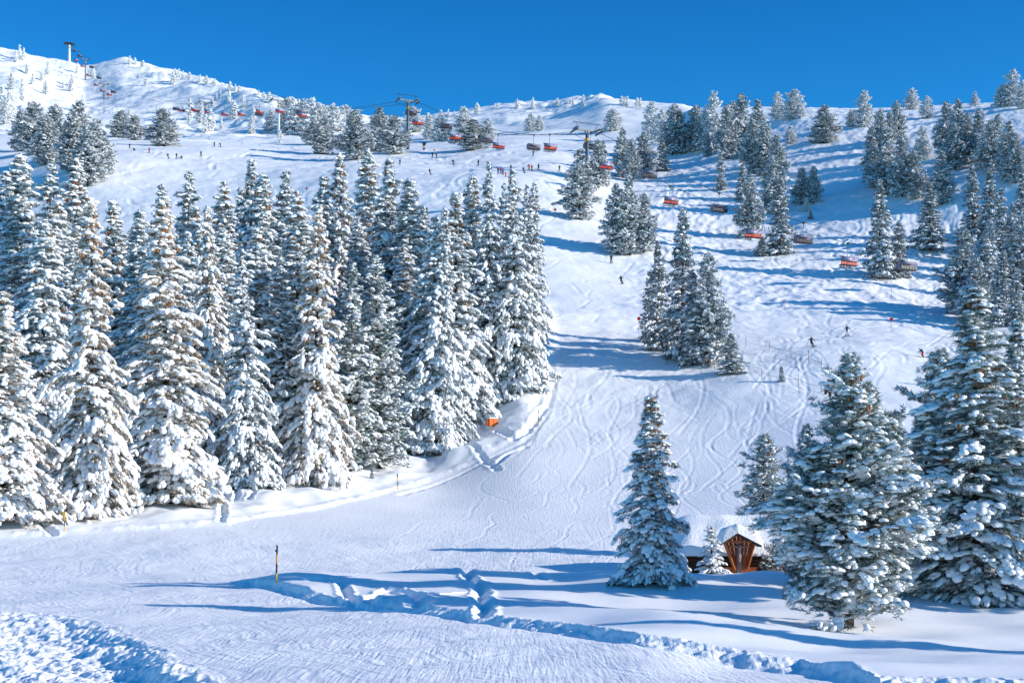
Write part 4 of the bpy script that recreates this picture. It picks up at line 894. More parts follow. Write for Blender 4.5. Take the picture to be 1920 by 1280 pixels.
# ------------------------------------------------------------------ people
def cmat(name, c): return mat(name, c, 0.8, var=0.15, scale=8)
CL = {'black': cmat('black_cloth', (0.012, 0.014, 0.02)), 'navy': cmat('navy_cloth', (0.015, 0.025, 0.06)), 'red': cmat('red_cloth', (0.50, 0.02, 0.02)), 'blue': cmat('blue_cloth', (0.02, 0.12, 0.40)),
      'grey': cmat('grey_cloth', (0.08, 0.09, 0.11)), 'white': cmat('pale_cloth', (0.45, 0.48, 0.52)), 'orange': cmat('orange_cloth', (0.75, 0.10, 0.02)), 'green': cmat('green_cloth', (0.03, 0.13, 0.07)), 'pink': cmat('pink_cloth', (0.60, 0.05, 0.12))}
M_SKIN = cmat('skin', (0.50, 0.28, 0.19))
def body_mesh(name, J, rad, edges, limits):
    """skin modifier body; J joints, rad radius per joint; limits(co)->material index"""
    me = bpy.data.meshes.new(name); me.from_pydata([J[k] for k in J], [], [(list(J).index(a), list(J).index(b)) for a, b in edges])
    o = bpy.data.objects.new('tmp', me); COL.objects.link(o)
    md = o.modifiers.new('skin', 'SKIN'); md.use_smooth_shade = True
    for i, k in enumerate(J):
        r = rad[k]; me.skin_vertices[0].data[i].radius = r if isinstance(r, tuple) else (r, r)
    me.skin_vertices[0].data[list(J).index('hip')].use_root = True
    o.modifiers.new('sub', 'SUBSURF').levels = 1; o.modifiers['sub'].render_levels = 1
    bpy.context.view_layer.update(); dg = bpy.context.evaluated_depsgraph_get()
    out = bpy.data.meshes.new_from_object(o.evaluated_get(dg)); out.name = name
    bpy.data.objects.remove(o)
    for c in ('black', 'black', 'black'): out.materials.append(CL[c])
    out.materials.append(M_SKIN)
    for p in out.polygons: p.material_index = limits(p.center); p.use_smooth = True
    return out
RAD = dict(hip=(0.16, 0.13), waist=(0.15, 0.12), chest=(0.19, 0.14), neck=0.065, jaw=(0.085, 0.09), head=(0.125, 0.13), crown=(0.10, 0.10),
           ls=0.085, le=0.065, lw=0.05, lh=0.055, rs=0.085, re=0.065, rw=0.05, rh=0.055, lp=0.12, lk=0.085, la=0.07, lt=0.07, rp=0.12, rk=0.085, ra=0.07, rt=0.07)
EDG = [('hip', 'waist'), ('waist', 'chest'), ('chest', 'neck'), ('neck', 'jaw'), ('jaw', 'head'), ('head', 'crown'), ('chest', 'ls'), ('ls', 'le'), ('le', 'lw'), ('lw', 'lh'), ('chest', 'rs'), ('rs', 're'), ('re', 'rw'), ('rw', 'rh'),
       ('hip', 'lp'), ('lp', 'lk'), ('lk', 'la'), ('la', 'lt'), ('hip', 'rp'), ('rp', 'rk'), ('rk', 'ra'), ('ra', 'rt')]
def pose(name, J, hipcut):
    hz = J['hip'][2]; hd = Vector(J['head'])
    def lim(c):
        if (c - hd).length < 0.22 and c.z > J['neck'][2]:
            return 3 if (c.y - hd.y) < -0.05 and c.z < hd.z + 0.04 else 2
        if any((c - Vector(J[k])).length < 0.09 for k in ('lt', 'rt', 'la', 'ra')): return 2
        if c.z < hz + hipcut and abs(c.x) < 0.45 and min((c - Vector(J[k])).length for k in ('lh', 'rh', 'lw', 'rw')) > 0.16: return 1
        return 0
    return body_mesh(name, J, RAD, EDG, lim)
# figures face -y (towards the camera)
stand = dict(hip=(0, 0.02, 0.92), waist=(0, 0.0, 1.10), chest=(0, -0.02, 1.33), neck=(0, -0.03, 1.50), jaw=(0, -0.05, 1.58), head=(0, -0.05, 1.67), crown=(0, -0.04, 1.75),
    ls=(0.19, -0.02, 1.41), le=(0.30, -0.03, 1.15), lw=(0.30, -0.20, 0.98), lh=(0.30, -0.27, 0.95), rs=(-0.19, -0.02, 1.41), re=(-0.30, -0.03, 1.15), rw=(-0.30, -0.20, 0.98), rh=(-0.30, -0.27, 0.95),
    lp=(0.10, 0.02, 0.84), lk=(0.13, -0.07, 0.48), la=(0.15, 0.0, 0.11), lt=(0.15, -0.14, 0.06), rp=(-0.10, 0.02, 0.84), rk=(-0.13, -0.07, 0.48), ra=(-0.15, 0.0, 0.11), rt=(-0.15, -0.14, 0.06))
carve_ = dict(hip=(-0.02, 0.10, 0.80), waist=(-0.05, 0.05, 0.98), chest=(-0.10, -0.06, 1.20), neck=(-0.14, -0.12, 1.36), jaw=(-0.15, -0.16, 1.43), head=(-0.15, -0.17, 1.52), crown=(-0.15, -0.15, 1.60),
    ls=(0.08, -0.04, 1.30), le=(0.32, -0.02, 1.10), lw=(0.34, -0.22, 1.02), lh=(0.35, -0.29, 1.02), rs=(-0.28, -0.08, 1.25), re=(-0.48, -0.06, 1.08), rw=(-0.58, -0.20, 0.96), rh=(-0.61, -0.26, 0.94),
    lp=(0.08, 0.10, 0.73), lk=(0.20, -0.12, 0.45), la=(0.30, 0.02, 0.11), lt=(0.31, -0.12, 0.06), rp=(-0.12, 0.10, 0.73), rk=(-0.02, -0.14, 0.43), ra=(0.06, 0.02, 0.11), rt=(0.07, -0.12, 0.06))
wide = dict(stand); wide.update(le=(0.40, -0.05, 1.22), lw=(0.52, -0.18, 1.08), lh=(0.55, -0.24, 1.06), re=(-0.38, -0.05, 1.20), rw=(-0.46, -0.16, 1.02), rh=(-0.49, -0.22, 1.00), lp=(0.10, .02, .84), lk=(0.17, -0.08, 0.48), la=(0.20, 0, 0.11), lt=(0.20, -0.14, 0.06), rk=(-0.15, -0.08, 0.48), ra=(-0.17, 0, 0.11), rt=(-0.17, -0.14, 0.06))
# crouched, seen from the side: heads towards -x
crouch = dict(hip=(0.22, 0.0, 0.66), waist=(0.12, 0.0, 0.84), chest=(-0.08, 0.0, 1.02), neck=(-0.24, 0.0, 1.12), jaw=(-0.31, -0.02, 1.14), head=(-0.36, -0.02, 1.20), crown=(-0.40, -0.01, 1.27),
    ls=(-0.06, 0.19, 1.06), le=(-0.22, 0.28, 0.82), lw=(-0.42, 0.24, 0.74), lh=(-0.48, 0.22, 0.73), rs=(-0.06, -0.19, 1.06), re=(-0.20, -0.28, 0.82), rw=(-0.30, -0.28, 0.58), rh=(-0.34, -0.28, 0.54),
    lp=(0.22, 0.10, 0.60), lk=(0.0, 0.15, 0.42), la=(0.24, 0.16, 0.11), lt=(0.10, 0.16, 0.06), rp=(0.22, -0.10, 0.60), rk=(0.04, -0.15, 0.40), ra=(0.30, -0.14, 0.11), rt=(0.16, -0.14, 0.06))
sit = dict(hip=(0, 0.05, 0.16), waist=(0, 0.06, 0.33), chest=(0, 0.04, 0.56), neck=(0, 0.0, 0.73), jaw=(0, -0.03, 0.81), head=(0, -0.03, 0.90), crown=(0, -0.01, 0.98),
    ls=(0.19, 0.04, 0.64), le=(0.28, -0.10, 0.42), lw=(0.20, -0.32, 0.36), lh=(0.18, -0.38, 0.35), rs=(-0.19, 0.04, 0.64), re=(-0.28, -0.10, 0.42), rw=(-0.20, -0.32, 0.36), rh=(-0.18, -0.38, 0.35),
    lp=(0.10, -0.02, 0.14), lk=(0.14, -0.46, 0.14), la=(0.14, -0.52, -0.28), lt=(0.14, -0.64, -0.34), rp=(-0.10, -0.02, 0.14), rk=(-0.14, -0.46, 0.14), ra=(-0.14, -0.52, -0.28), rt=(-0.14, -0.64, -0.34))
snowsit = dict(sit); snowsit.update(lk=(0.16, -0.40, 0.34), la=(0.16, -0.72, 0.06), lt=(0.16, -0.82, 0.12), rk=(-0.14, -0.42, 0.32), ra=(-0.14, -0.74, 0.06), rt=(-0.14, -0.84, 0.12), lw=(0.34, 0.1, 0.2), le=(0.34, 0.1, 0.42), lh=(0.36, 0.12, 0.12))
PO = {'stand': (pose('body', stand, 0.0), stand), 'carve': (pose('body', carve_, 0.0), carve_), 'wide': (pose('body', wide, 0.0), wide), 'crouch': (pose('body', crouch, 0.03), crouch), 'sit': (pose('body', sit, 0.06), sit), 'snowsit': (pose('body', snowsit, 0.08), snowsit)}
def ski_mesh(axis):
    m = MB(); n = 9; L = 1.65
    for i in range(n):
        t = -0.75 + L * i / (n - 1); zz = 0.015 + max(0, (t - 0.72)) ** 1.2 * 0.9
        wv = 0.05 if i not in (0, n - 1) else 0.03
        for s in (-wv, wv):
            for q in (0, 0.02):
                m.v.append((s, -t, zz + q) if axis == 'y' else (-t, s, zz + q))
    for i in range(n - 1):
        b = 4 * i; m.f += [(b, b + 2, b + 6, b + 4), (b + 1, b + 5, b + 7, b + 3), (b, b + 4, b + 5, b + 1), (b + 2, b + 3, b + 7, b + 6)]; m.m += [0] * 4
    me = bpy.data.meshes.new('ski'); me.from_pydata(m.v, [], m.f); me.materials.append(M_DARK); me.update(); return me
SKI = {'x': ski_mesh('x'), 'y': ski_mesh('y')}
def person(ps, loc, rz, top, legs, hat, label, group=None, skis=True, scale=1.0):
    o = thing('person', label, 'person', loc, rz, group); o.scale = (scale,) * 3
    b = link('body', PO[ps][0], o)
    for i, c in enumerate((top, legs, hat)):
        b.material_slots[i].link = 'OBJECT'; b.material_slots[i].material = CL[c]
    if skis:
        ax = 'x' if ps == 'crouch' else 'y'; J = PO[ps][1]
        for k in ('la', 'ra'):
            z = 0 if ps not in ('sit',) else J[k][2] - 0.14
            link('ski', SKI[ax], o, loc=(J[k][0], J[k][1], z))
    return o
def poles(o, ps, label, spread=0.25, scale=1.0):
    J = PO[ps][1]; M = Matrix.LocRotScale(o.location, o.rotation_euler, Vector((scale,) * 3))
    for k, s, side in (('lh', 1, 'left'), ('rh', -1, 'right')):
        h = Vector(J[k]); tip = Vector((h.x + s * spread, h.y + 0.35, 0.03)) if ps != 'crouch' else Vector((h.x - 0.3, h.y + s * 0.2, 0.05))
        up = h + (h - tip).normalized() * 0.10
        m = MB(); m.tube([tuple(M @ tip), tuple(M @ h), tuple(M @ up)], [0.014, 0.016, 0.024], 6)
        bpos = tip + (h - tip) * 0.07; m.tube([tuple(M @ bpos), tuple(M @ (bpos + (h - tip) * 0.02))], 0.05, 8)
        tag(m.build('ski_pole', M_DARK), '%s in the %s hand of the %s' % ('thin ski pole', side, label), 'ski pole')
sA = person('carve', spot(1522, 651), 0.25, 'black', 'black', 'black', 'skier all in black carving left of the middle of the run at right')
poles(sA, 'carve', 'all-black skier at right')
sB = person('wide', spot(1588, 631), 0.0, 'navy', 'white', 'black', 'skier in dark jacket and pale trousers with poles held wide, right run')
poles(sB, 'wide', 'pale-trousered skier at right', 0.55)
sC = person('crouch', spot(1728, 671), 0.1, 'navy', 'red', 'navy', 'crouching skier in navy jacket and red trousers nearest the right edge')
poles(sC, 'crouch', 'red-trousered skier at right')
ppl = [('stand', 1146, 495, 'black', 'black', 'black', 'dark skier standing on the run below the pine trio, upper of two'), ('carve', 1165, 533, 'black', 'black', 'black', 'dark skier gliding on the run below the pine trio, lower of two'),
 ('carve', 532, 333, 'black', 'grey', 'black', 'dark skier just above the forest tops left of centre'), ('carve', 806, 328, 'black', 'black', 'navy', 'skier in black bending in a turn right of the high central spruces'), ('stand', 750, 310, 'black', 'black', 'black', 'dark skier half behind a spruce top below the grey pylon'),
 ('stand', 811, 296, 'black', 'black', 'black', 'left of two small dark skiers close together under the grey pylon cabins'), ('stand', 818, 297, 'navy', 'black', 'black', 'right of two small dark skiers close together under the grey pylon cabins'), ('carve', 850, 310, 'black', 'red', 'black', 'small dark skier alone in the middle of the upper run'),
 ('stand', 897, 311, 'black', 'navy', 'black', 'dark skier standing above the forest spruce tops, centre of the upper run'), ('stand', 934, 327, 'navy', 'blue', 'black', 'skier in bright blue trousers at the left of the ski class'), ('stand', 939, 326, 'red', 'black', 'black', 'skier in red jacket inside the ski class'),
 ('stand', 943, 329, 'blue', 'navy', 'black', 'blue-jacketed skier at the right of the ski class'), ('stand', 958, 322, 'black', 'black', 'navy', 'dark skier behind a spruce tip right of the ski class'), ('carve', 982, 325, 'grey', 'navy', 'black', 'greyish skier left of the two in orange'),
 ('carve', 992, 319, 'orange', 'black', 'black', 'skier in orange jacket bending over, upper run'), ('stand', 997, 322, 'orange', 'grey', 'orange', 'skier in orange-red jacket upright beside the bending one'), ('stand', 1010, 319, 'navy', 'black', 'black', 'dark skier just right of the orange pair'), ('stand', 1049, 322, 'green', 'green', 'black', 'skier in dark green near the spruce at the edge of the run'),
 ('stand', 1000, 293, 'grey', 'grey', 'black', 'lone grey skier higher up under the orange chair'), ('stand', 280, 288, 'red', 'red', 'black', 'skier in red on the left part of the upper run'), ('carve', 315, 298, 'black', 'black', 'black', 'dark skier gliding left of a standing pair, upper left run'), ('stand', 331, 298, 'black', 'grey', 'black', 'dark skier standing next to the seated one, upper left run'),
 ('snowsit', 340, 298, 'black', 'black', 'black', 'dark skier sitting on the snow, upper left run'), ('stand', 377, 294, 'navy', 'black', 'red', 'skier standing alone right of the seated one, upper left run'), ('stand', 402, 276, 'grey', 'black', 'black', 'left of two skiers crossing the bright snow above the upper run'), ('carve', 413, 277, 'black', 'black', 'black', 'right of two skiers crossing the bright snow above the upper run'),
 ('stand', 243, 279, 'black', 'black', 'black', 'small dark skier on the left rim of the upper run'), ('snowsit', 251, 283, 'black', 'black', 'black', 'small figure seated in the snow on the left rim of the upper run'), ('stand', 800, 404, 'navy', 'navy', 'black', 'dark skier seen through the notch of the forest skyline')]
for ps, px, py, t_, l_, h_, lb in ppl:
    person(ps, spot(px, py), rnd.uniform(-0.8, 0.8), t_, l_, h_, lb, scale=1.06)
person('stand', spot(948, 332), 0.3, 'pink', 'pink', 'orange', 'small child in pink at the lower right of the ski class', scale=0.75)
person('stand', spot(1738, 725), 0.3, 'green', 'black', 'black', 'skier in green almost hidden behind the cone-topped conifer')
for px, xs, gl in [(1590, (-1.1, -0.5, 0.1, 0.7), 'large red chair left of the tall spruce'), (1257, (-0.9, -0.3, 0.3, 0.9, 1.3), 'bright red chair above the island clump'), (1411, (-1.2, -0.7, -0.2), 'chair in front of the middle grove'), (1031, (-1.2, -0.7, -0.2, 0.3, 0.8, 1.3), 'full chair left of the orange-banded pylon'),
                   (934, (-0.2, 0.5), 'red chair in the centre of the lift'), (1822, (-0.6, 0.0), 'lowest red chair by the right edge'), (853, (-0.6, 0.4), 'sunlit orange-red chair left of the large snowy pine')]:
    c = chs[px]
    for i, dx in enumerate(xs):
        off = Matrix.Rotation(c.rotation_euler.z, 3, 'Z') @ Vector((dx * 1.15, 0.02, -3.58 * 1.2))
        person('sit', c.location + off, c.rotation_euler.z + math.pi, ['black', 'navy', 'grey', 'red', 'green', 'navy'][i], ['black', 'grey', 'black', 'blue', 'black', 'green'][i], ['black', 'grey', 'navy'][i % 3], ['leftmost', 'second from left', 'third from left', 'fourth from left', 'fifth from left', 'rightmost'][i] + ' rider on the ' + gl, 'riders on the ' + gl)

# ------------------------------------------------------------------ hut and shrine
M_LOG = mat('dark_timber', (0.12, 0.055, 0.035), 0.8, var=0.55, scale=5, bump=0.6, stretch=(0.6, 1, 6)); M_WOOD = mat('orange_timber', (0.58, 0.155, 0.045), 0.6, var=0.45, scale=4, bump=0.4, stretch=(6, 6, 0.5))
M_WOOD2 = mat('weathered_timber', (0.22, 0.20, 0.20), 0.8, var=0.4, scale=4, bump=0.4, stretch=(6, 6, 0.5)); M_SHING = mat('dark_shingle', (0.05, 0.05, 0.055), 0.8, var=0.4, scale=8, bump=0.6)
def snow_cap(name, fn, nx, ny_, parent, th, seed, fill=0.0, top=0.0):
    """thick snow layer over a surface fn(u,v)->point; rounded edges"""
    V = []; Fc = []
    for layer in (0, 1):
        for i in range(nx):
            for j in range(ny_):
                u = i / (nx - 1); v = j / (ny_ - 1)
                e = min(1, (min(u, 1 - u) * 7)) ; e2 = min(1, min(v, 1 - v) * 7)
                k = math.sin(min(1, e * 0.6) * math.pi / 2) ** 0.6 * math.sin(min(1, e2 * 0.8) * math.pi / 2) ** 0.6 if layer else 0
                p = Vector(fn(u, v)); nz = float(perlin(np.array([u * 6 + seed]), np.array([v * 4.0]), seed)[0])
                bul = 0.0
                V.append((p.x, p.y, p.z + (th * k * (1 + 0.18 * nz) + fill * k * max(0.0, top - p.z) if layer else 0) + 0.01))
    o = nx * ny_
    for i in range(nx - 1):
        for j in range(ny_ - 1):
            a = i * ny_ + j; Fc.append((o + a, o + a + ny_, o + a + ny_ + 1, o + a + 1)); Fc.append((a, a + 1, a + ny_ + 1, a + ny_))
    me = bpy.data.meshes.new(name); me.from_pydata(V, [], Fc); me.materials.append(M_SNOW)
    me.polygons.foreach_set('use_smooth', [True] * len(Fc)); me.update(); return link(name, me, parent)
hy = 88.0; hx = (1385 - 960) / F * hy; hz0 = (HZ - 1094) / F * hy - 0.15
hut = thing('wooden_hut', 'low dark timber hut with a broad snow-buried roof behind the shrine', 'hut', (hx, hy, hz0), 0.0)
hut_w = 3.45
wl = MB()
for i in range(9): wl.tube([(-hut_w, 0, 0.1 + i * 0.22), (hut_w, 0, 0.1 + i * 0.22)], 0.12, 8)
for i in range(9):
    for s in (-1, 1): wl.tube([(s * hut_w, -0.15, 0.2 + i * 0.22), (s * hut_w, 5.2, 0.2 + i * 0.22)], 0.12, 8)
for i in range(9): wl.tube([(-hut_w, 5.0, 0.1 + i * 0.22), (hut_w, 5.0, 0.1 + i * 0.22)], 0.12, 8)
wl.build('wall', M_LOG, hut)
m = MB(); m.box((-hut_w - 0.28, -0.35, 0.8), (0.16, 0.12, 1.9)); m.build('corner_board', mat('pale_board', (0.42, 0.47, 0.46), 0.7, var=0.3), hut, bevel=0.01)
ev, rd = 1.95, 3.5       # eave and ridge heights
rf = MB()
for s, y0, y1 in ((0, -0.7, 2.5), (1, 2.5, 5.7)):
    za, zb_ = (ev, rd) if s == 0 else (rd, ev)
    rf.hexa([(-hut_w - .6, y0, za - .12), (hut_w + .6, y0, za - .12), (hut_w + .6, y1, zb_ - .12), (-hut_w - .6, y1, zb_ - .12), (-hut_w - .6, y0, za), (hut_w + .6, y0, za), (hut_w + .6, y1, zb_), (-hut_w - .6, y1, zb_)])
roof = rf.build('roof', M_SHING, hut)
def rfn(u, v):
    y = -0.85 + v * 6.7; z = rd - abs(y - 2.5) / 3.2 * (rd - ev); z += -0.25 * math.exp(-((y - 2.5) / 0.8) ** 2) * 0
    return (-(hut_w + .75) + u * 2 * (hut_w + .75), y, z)
snow_cap('roof_snow', rfn, 36, 30, roof, 1.15, 3)
# shrine
sy = 86.0; sxp = (1386 - 960) / F * sy; u_ = sy / F       # metres per photo pixel there
def SZ(py): return (HZ - py) * u_
szb = SZ(1094)
shr = thing('wayside_shrine', 'orange timber wayside shrine with crucifix under a thick snow cap', 'shrine', (sxp, sy, szb), 0.0)
def sp(px, py): return ((px - 1386) * u_, SZ(py) - szb)
m = MB()      # back boards of the tapering case
xt0, zt = sp(1358, 1016); xt1, _ = sp(1414, 1016); xb0, zb_ = sp(1378, 1067); xb1, _ = sp(1401, 1067); nb = 7
for i in range(nb):
    a0 = i / nb + 0.006; a1 = (i + 1) / nb - 0.006
    top = lambda a: (xt0 + (xt1 - xt0) * a); bot = lambda a: (xb0 + (xb1 - xb0) * a)
    xa, xb = top(a0), top(a1); ya, yb = bot(a0), bot(a1)
    gt = lambda a: zt + 0.52 * (1 - abs(2 * a - 1))
    yo = 0.01 * (i % 2)
    m.hexa([(ya, 0.30 + yo, zb_), (yb, 0.30 + yo, zb_), (yb, 0.35 + yo, zb_), (ya, 0.35 + yo, zb_), (xa, 0.30 + yo, gt(a0)), (xb, 0.30 + yo, gt(a1)), (xb, 0.35 + yo, gt(a1)), (xa, 0.35 + yo, gt(a0))])
m.build('back_boards', M_WOOD, shr)
for s, xt, xb in ((-1, xt0, xb0), (1, xt1, xb1)):
    m = MB(); m.hexa([(xb, -0.15, zb_), (xb + s * .05, -0.15, zb_), (xb + s * .05, 0.36, zb_), (xb, 0.36, zb_), (xt, -0.45, zt), (xt + s * .05, -0.45, zt), (xt + s * .05, 0.36, zt), (xt, 0.36, zt)])
    m.tube([(xb, -0.16, zb_ - .03), (xt, -0.46, zt)], 0.045, 6)
    m.build('side_board', M_WOOD, shr)
m = MB(); m.box((0, -0.42, zt + 0.02), (xt1 - xt0 + .1, 0.10, 0.12)); m.box((0, -0.42, zt + 0.33), (0.13, 0.09, 0.5)); 
m.tube([(xt0 + .02, -0.42, zt), (0, -0.42, zt + .55)], 0.05, 6); m.tube([(xt1 - .02, -0.42, zt), (0, -0.42, zt + .55)], 0.05, 6); m.build('gable_frame', M_WOOD, shr, bevel=0.01)
cr = MB(); cr.box((0, 0.0, (zt - 0.02) / 2), (0.24, 0.18, zt)); post = cr.build('cross_post', M_WOOD2, shr, bevel=0.015)
m = MB(); m.box((0, -0.12, SZ(1024) - szb), (1.32, 0.10, 0.13)); m.build('cross_beam', M_WOOD, shr, bevel=0.01)
# small carved figure on the cross
fz = SZ(1024) - szb
fj = dict(hip=(0, -0.22, fz - .42), waist=(0, -0.22, fz - .30), chest=(0, -0.22, fz - .12), neck=(0, -0.23, fz - .02), jaw=(0.01, -0.25, fz + .03), head=(0.02, -0.26, fz + .07), crown=(0.02, -0.25, fz + .11),
    ls=(0.08, -0.21, fz - .06), le=(0.24, -0.20, fz - .01), lw=(0.38, -0.19, fz + .03), lh=(0.43, -0.19, fz + .04), rs=(-0.08, -0.21, fz - .06), re=(-0.24, -0.20, fz - .01), rw=(-0.38, -0.19, fz + .03), rh=(-0.43, -0.19, fz + .04),
    lp=(0.04, -0.22, fz - .47), lk=(0.04, -0.27, fz - .68), la=(0.015, -0.20, fz - .88), lt=(0.015, -0.23, fz - .93), rp=(-0.04, -0.22, fz - .47), rk=(-0.03, -0.27, fz - .68), ra=(-0.015, -0.20, fz - .88), rt=(-0.015, -0.23, fz - .93))
frad = {k: (tuple(x * 0.5 for x in v) if isinstance(v, tuple) else v * 0.5) for k, v in RAD.items()}
fm = body_mesh('carved_figure', fj, frad, EDG, lambda c: 0); fm.materials.clear(); fm.materials.append(mat('carved_wood', (0.36, 0.33, 0.33), 0.6, var=0.2)); link('carved_figure', fm, shr)
m = MB()
for i in range(9): m.box((-1.0 + i * 0.25, 0.42, 0.45), (0.23, 0.06, 1.1))
m.build('plinth_boards', M_WOOD, shr)
xe0, ze = sp(1344, 1022); xe1, _ = sp(1424, 1022); xa, za = sp(1379, 999); 
m = MB()
for x0, z0_, x1, z1 in ((xe0, ze, xa, za), (xa, za, xe1, ze)):
    m.hexa([(x0, -0.75, z0_ - .09), (x1, -0.75, z1 - .09), (x1, 0.75, z1 - .09), (x0, 0.75, z0_ - .09), (x0, -0.75, z0_), (x1, -0.75, z1), (x1, 0.75, z1), (x0, 0.75, z0_)])
sr = m.build('roof', M_SHING, shr)
def sfn(u, v):
    x = xe0 - .05 + u * (xe1 - xe0 + .18); z = za + (ze - za) * abs(x - xa) / (xe1 - xa) if x > xa else za + (ze - za) * abs(x - xa) / (xa - xe0)
    return (x, -0.85 + v * 1.7, z)
snow_cap('roof_snow', sfn, 36, 20, sr, 0.62, 9, 0.42, za)

# ------------------------------------------------------------------ markers, fences, small equipment
def marker(px, base, h, label, sign=False, bands=4):
    p = spot(px, base); o = thing('marker_pole', label, 'marker pole', p, 0, 'yellow and black piste marker poles'); o.rotation_euler = (0, rnd.uniform(-.03, .03), 0)
    r = 0.045
    for i in range(bands):
        m = MB(); m.tube([(0, 0, h * i / bands - (0.3 if i == 0 else 0)), (0, 0, h * (i + 1) / bands)], r, 8)
        if i == bands - 1: m.tube([(-0.02, 0, h * 0.86), (-0.09, 0, h * 0.84)], 0.05, 6)
        m.build('band', M_YEL if i % 2 == 0 else M_BLK, o)
    if sign:
        m = MB(); m.box((0, -0.06, h * 0.85), (0.24, 0.03, 0.34)); m.build('sign_plate', M_YEL, o, bevel=0.005)
marker(518, 1090, 1.95, 'tall yellow and black marker pole standing in the open foreground snow')
marker(121, 997, 1.6, 'marker pole with a yellow plate at the far left snow bank', True)
marker(746, 919, 1.7, 'yellow and black marker pole by the forest edge left of the run bend', False, 4)
marker(1010, 799, 2.0, 'thin yellow marker pole beside the deep track at the run bend', False, 4)
def disc(px, base, h, label, s=1.0, col_=None):
    p = spot(px, base); o = thing('piste_disc_marker', label, 'piste marker', p, 0, 'red disc piste markers')
    m = MB(); m.tube([(0, 0, -0.3), (0, 0, h)], 0.03 * s, 6); m.build('pole', M_WOOD2, o)
    m = MB(); m.tube([(0, -0.05, h), (0, -0.02, h)], 0.30 * s, 16); m.build('disc', col_ or M_RED, o)
    m = MB(); m.tube([(0, 0.0, h - .42), (0, 0, h - .34)], 0.05, 6); m.build('clamp', M_ORG, o)
disc(1198, 628, 2.6, 'red disc on a pole at the left of the island clump'); disc(1671, 618, 1.6, 'red disc on a pole on the right-hand run'); disc(1041, 411, 2.2, 'red disc on a pole beside the upper run edge')
disc(543, 375, 2.4, 'left of two red discs above the forest tops'); disc(575, 372, 2.6, 'right of two red discs above the forest tops'); disc(814, 290, 1.6, 'small orange disc on the upper run under the grey pylon', 1.0, M_ORG)
def fence(pts, label, h=1.5, lines=(0.85,), nameg='rope fences beside the island clump'):
    P = [spot(*p) for p in pts]; o = thing('rope_fence', label, 'fence', P[0], 0, nameg)
    q = [p - P[0] for p in P]
    for a in q:
        m = MB(); t = rnd.uniform(-.08, .08); m.tube([(a.x, a.y, a.z - .3), (a.x + t, a.y, a.z + h)], 0.035, 6); m.build('post', M_WOOD2, o)
    m = MB()
    for L in lines:
        for a, b in zip(q[:-1], q[1:]):
            m.tube([tuple(a.lerp(b, t) + Vector((0, 0, h * L * 0.7 - 0.25 * 4 * t * (1 - t)))) for t in (0, .25, .5, .75, 1)], 0.022, 5, cap=False)
    m.build('rope', M_WOOD2, o)
fence([(1398,652),(1442,663),(1483,672),(1516,682),(1541,695),(1572,708),(1600,720)], 'rope fence on thin posts running down right of the island clump', 1.8)
fence([(1232,640),(1262,662),(1290,676),(1318,690),(1340,694)], 'orange-flagged rope strung along the front of the island clump', 1.2)
fence([(1428,712),(1497,724),(1540,738)], 'short rope fence below the tiny lone spruce', 1.5)
p = spot(1318, 691); m = MB(); m.tube([(0, 0, -.3), (0, 0, 3.6)], 0.11, 8)
o = thing('wooden_post', 'tall pale post in front of the island clump', 'post', p); m.build('shaft', mat('pale_wood', (0.30, 0.36, 0.42), 0.7, var=0.3), o)
for px, base in [(1472, 583), (1671, 560), (1740, 490)]:
    p = spot(px, base); m = MB(); m.tube([(0, 0, -.3), (0, 0, 2.0)], 0.045, 6)
    tag(m.build('stick', M_WOOD2, loc=p), {1472: 'thin stick in the tracked snow left of the right-hand run', 1671: 'thin stick in the snow above the right red disc', 1740: 'thin stick under the grey hooded chairs'}[px], 'stick')
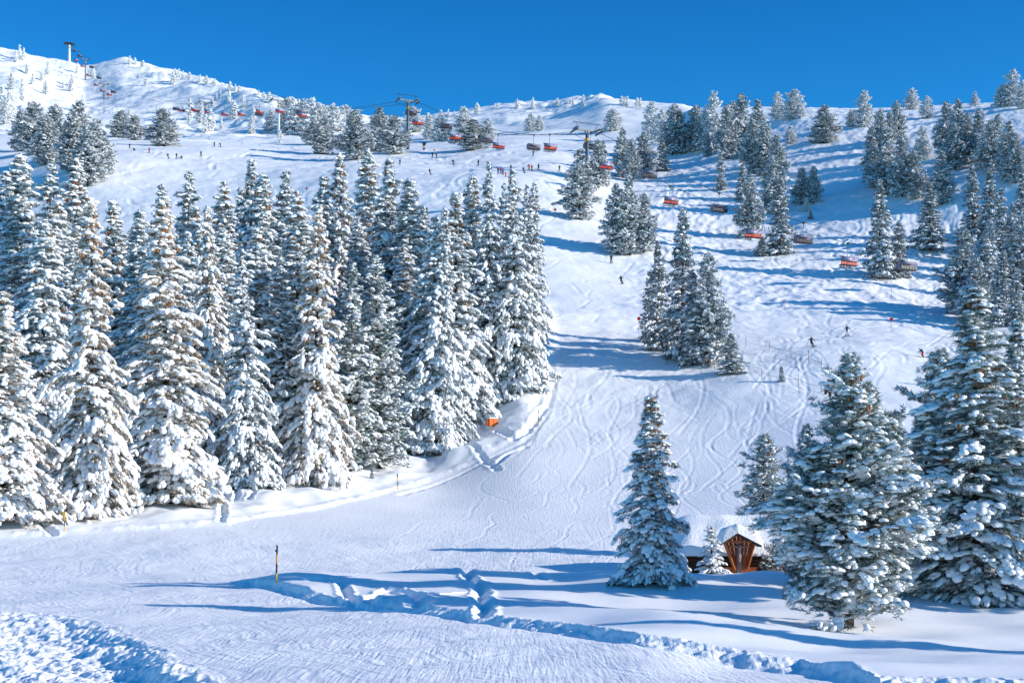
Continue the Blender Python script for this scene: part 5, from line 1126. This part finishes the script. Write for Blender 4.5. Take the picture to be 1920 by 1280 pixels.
# orange crash pad at the forest edge
p = spot(924, 803); p.z += 0.25; o = thing('crash_pad', 'bright orange crash pad half buried in snow at the forest edge', 'crash pad', p, 0.5)
m = MB(); m.box((0, 0, 0.38), (1.25, 0.5, 0.95)); m.box((-0.6, 0.1, 0.3), (0.5, 0.4, 0.7)); m.build('padding', M_ORG, o, bevel=0.08)
m = MB(); m.box((0, 0, 0.92), (1.3, 0.55, 0.14)); m.build('snow_top', M_SNOW, o, bevel=0.06)
m = MB(); m.tube([(0, -0.26, 0.0), (0, -0.26, 0.8)], 0.02, 5); m.build('strap', M_DARK, o)
def snowgun(px, base, label, s=1.0):
    p = spot(px, base); o = thing('snow_gun', label, 'snow gun', p, rnd.uniform(-1, 1), 'yellow snow guns on the upper run'); o.scale = (s,) * 3
    m = MB(); m.tube([(0, 0, -.3), (0, 0, 1.6)], 0.12, 8); m.box((0, 0, 0.5), (0.9, 0.7, 0.7)); m.build('base', M_STEELB, o, bevel=0.03)
    m = MB(); m.tube([(0, 0.7, 1.9), (0, -0.6, 2.15)], [0.55, 0.62], 14); m.build('fan_barrel', M_YEL, o, True)
    m = MB(); m.tube([(0, -0.55, 2.14), (0, -0.66, 2.16)], [0.66, 0.66], 14); m.build('nozzle_ring', M_DARK, o)
snowgun(795, 282, 'yellow-topped snow gun right of the grey pylon foot'); snowgun(917, 272, 'yellow snow gun under the central grey chair', 1.1); snowgun(791, 244, 'yellow snow gun behind the chairs right of the grey pylon', 1.0); snowgun(842, 249, 'orange-yellow snow gun beneath the skyline trees', 1.0)
# orange safety net
def net(px0, px1, py, label):
    a = spot(px0, py); b = spot(px1, py); o = thing('safety_net', label, 'safety net', a, 0, 'orange safety nets'); d = b - a
    m = MB()
    for i in range(5): m.tube([(0, 0, 0.15 + i * 0.22), (d.x, d.y, d.z + 0.15 + i * 0.22)], 0.02, 4)
    k = max(6, int(d.length / 0.4))
    for i in range(k + 1): m.tube([(d.x * i / k, d.y * i / k, d.z * i / k + .1), (d.x * i / k, d.y * i / k, d.z * i / k + 1.1)], 0.02, 4)
    m.build('mesh', M_ORG, o)
    for t in (0, 0.5, 1): q = MB(); q.tube([(d.x * t, d.y * t, d.z * t - .2), (d.x * t, d.y * t, d.z * t + 1.4)], 0.04, 6); q.build('post', M_YEL, o)
net(293, 312, 274, 'orange safety net at the foot of the round lone pine'); net(618, 634, 279, 'orange safety net right of the pale pines by the pylon')
print('DONE')
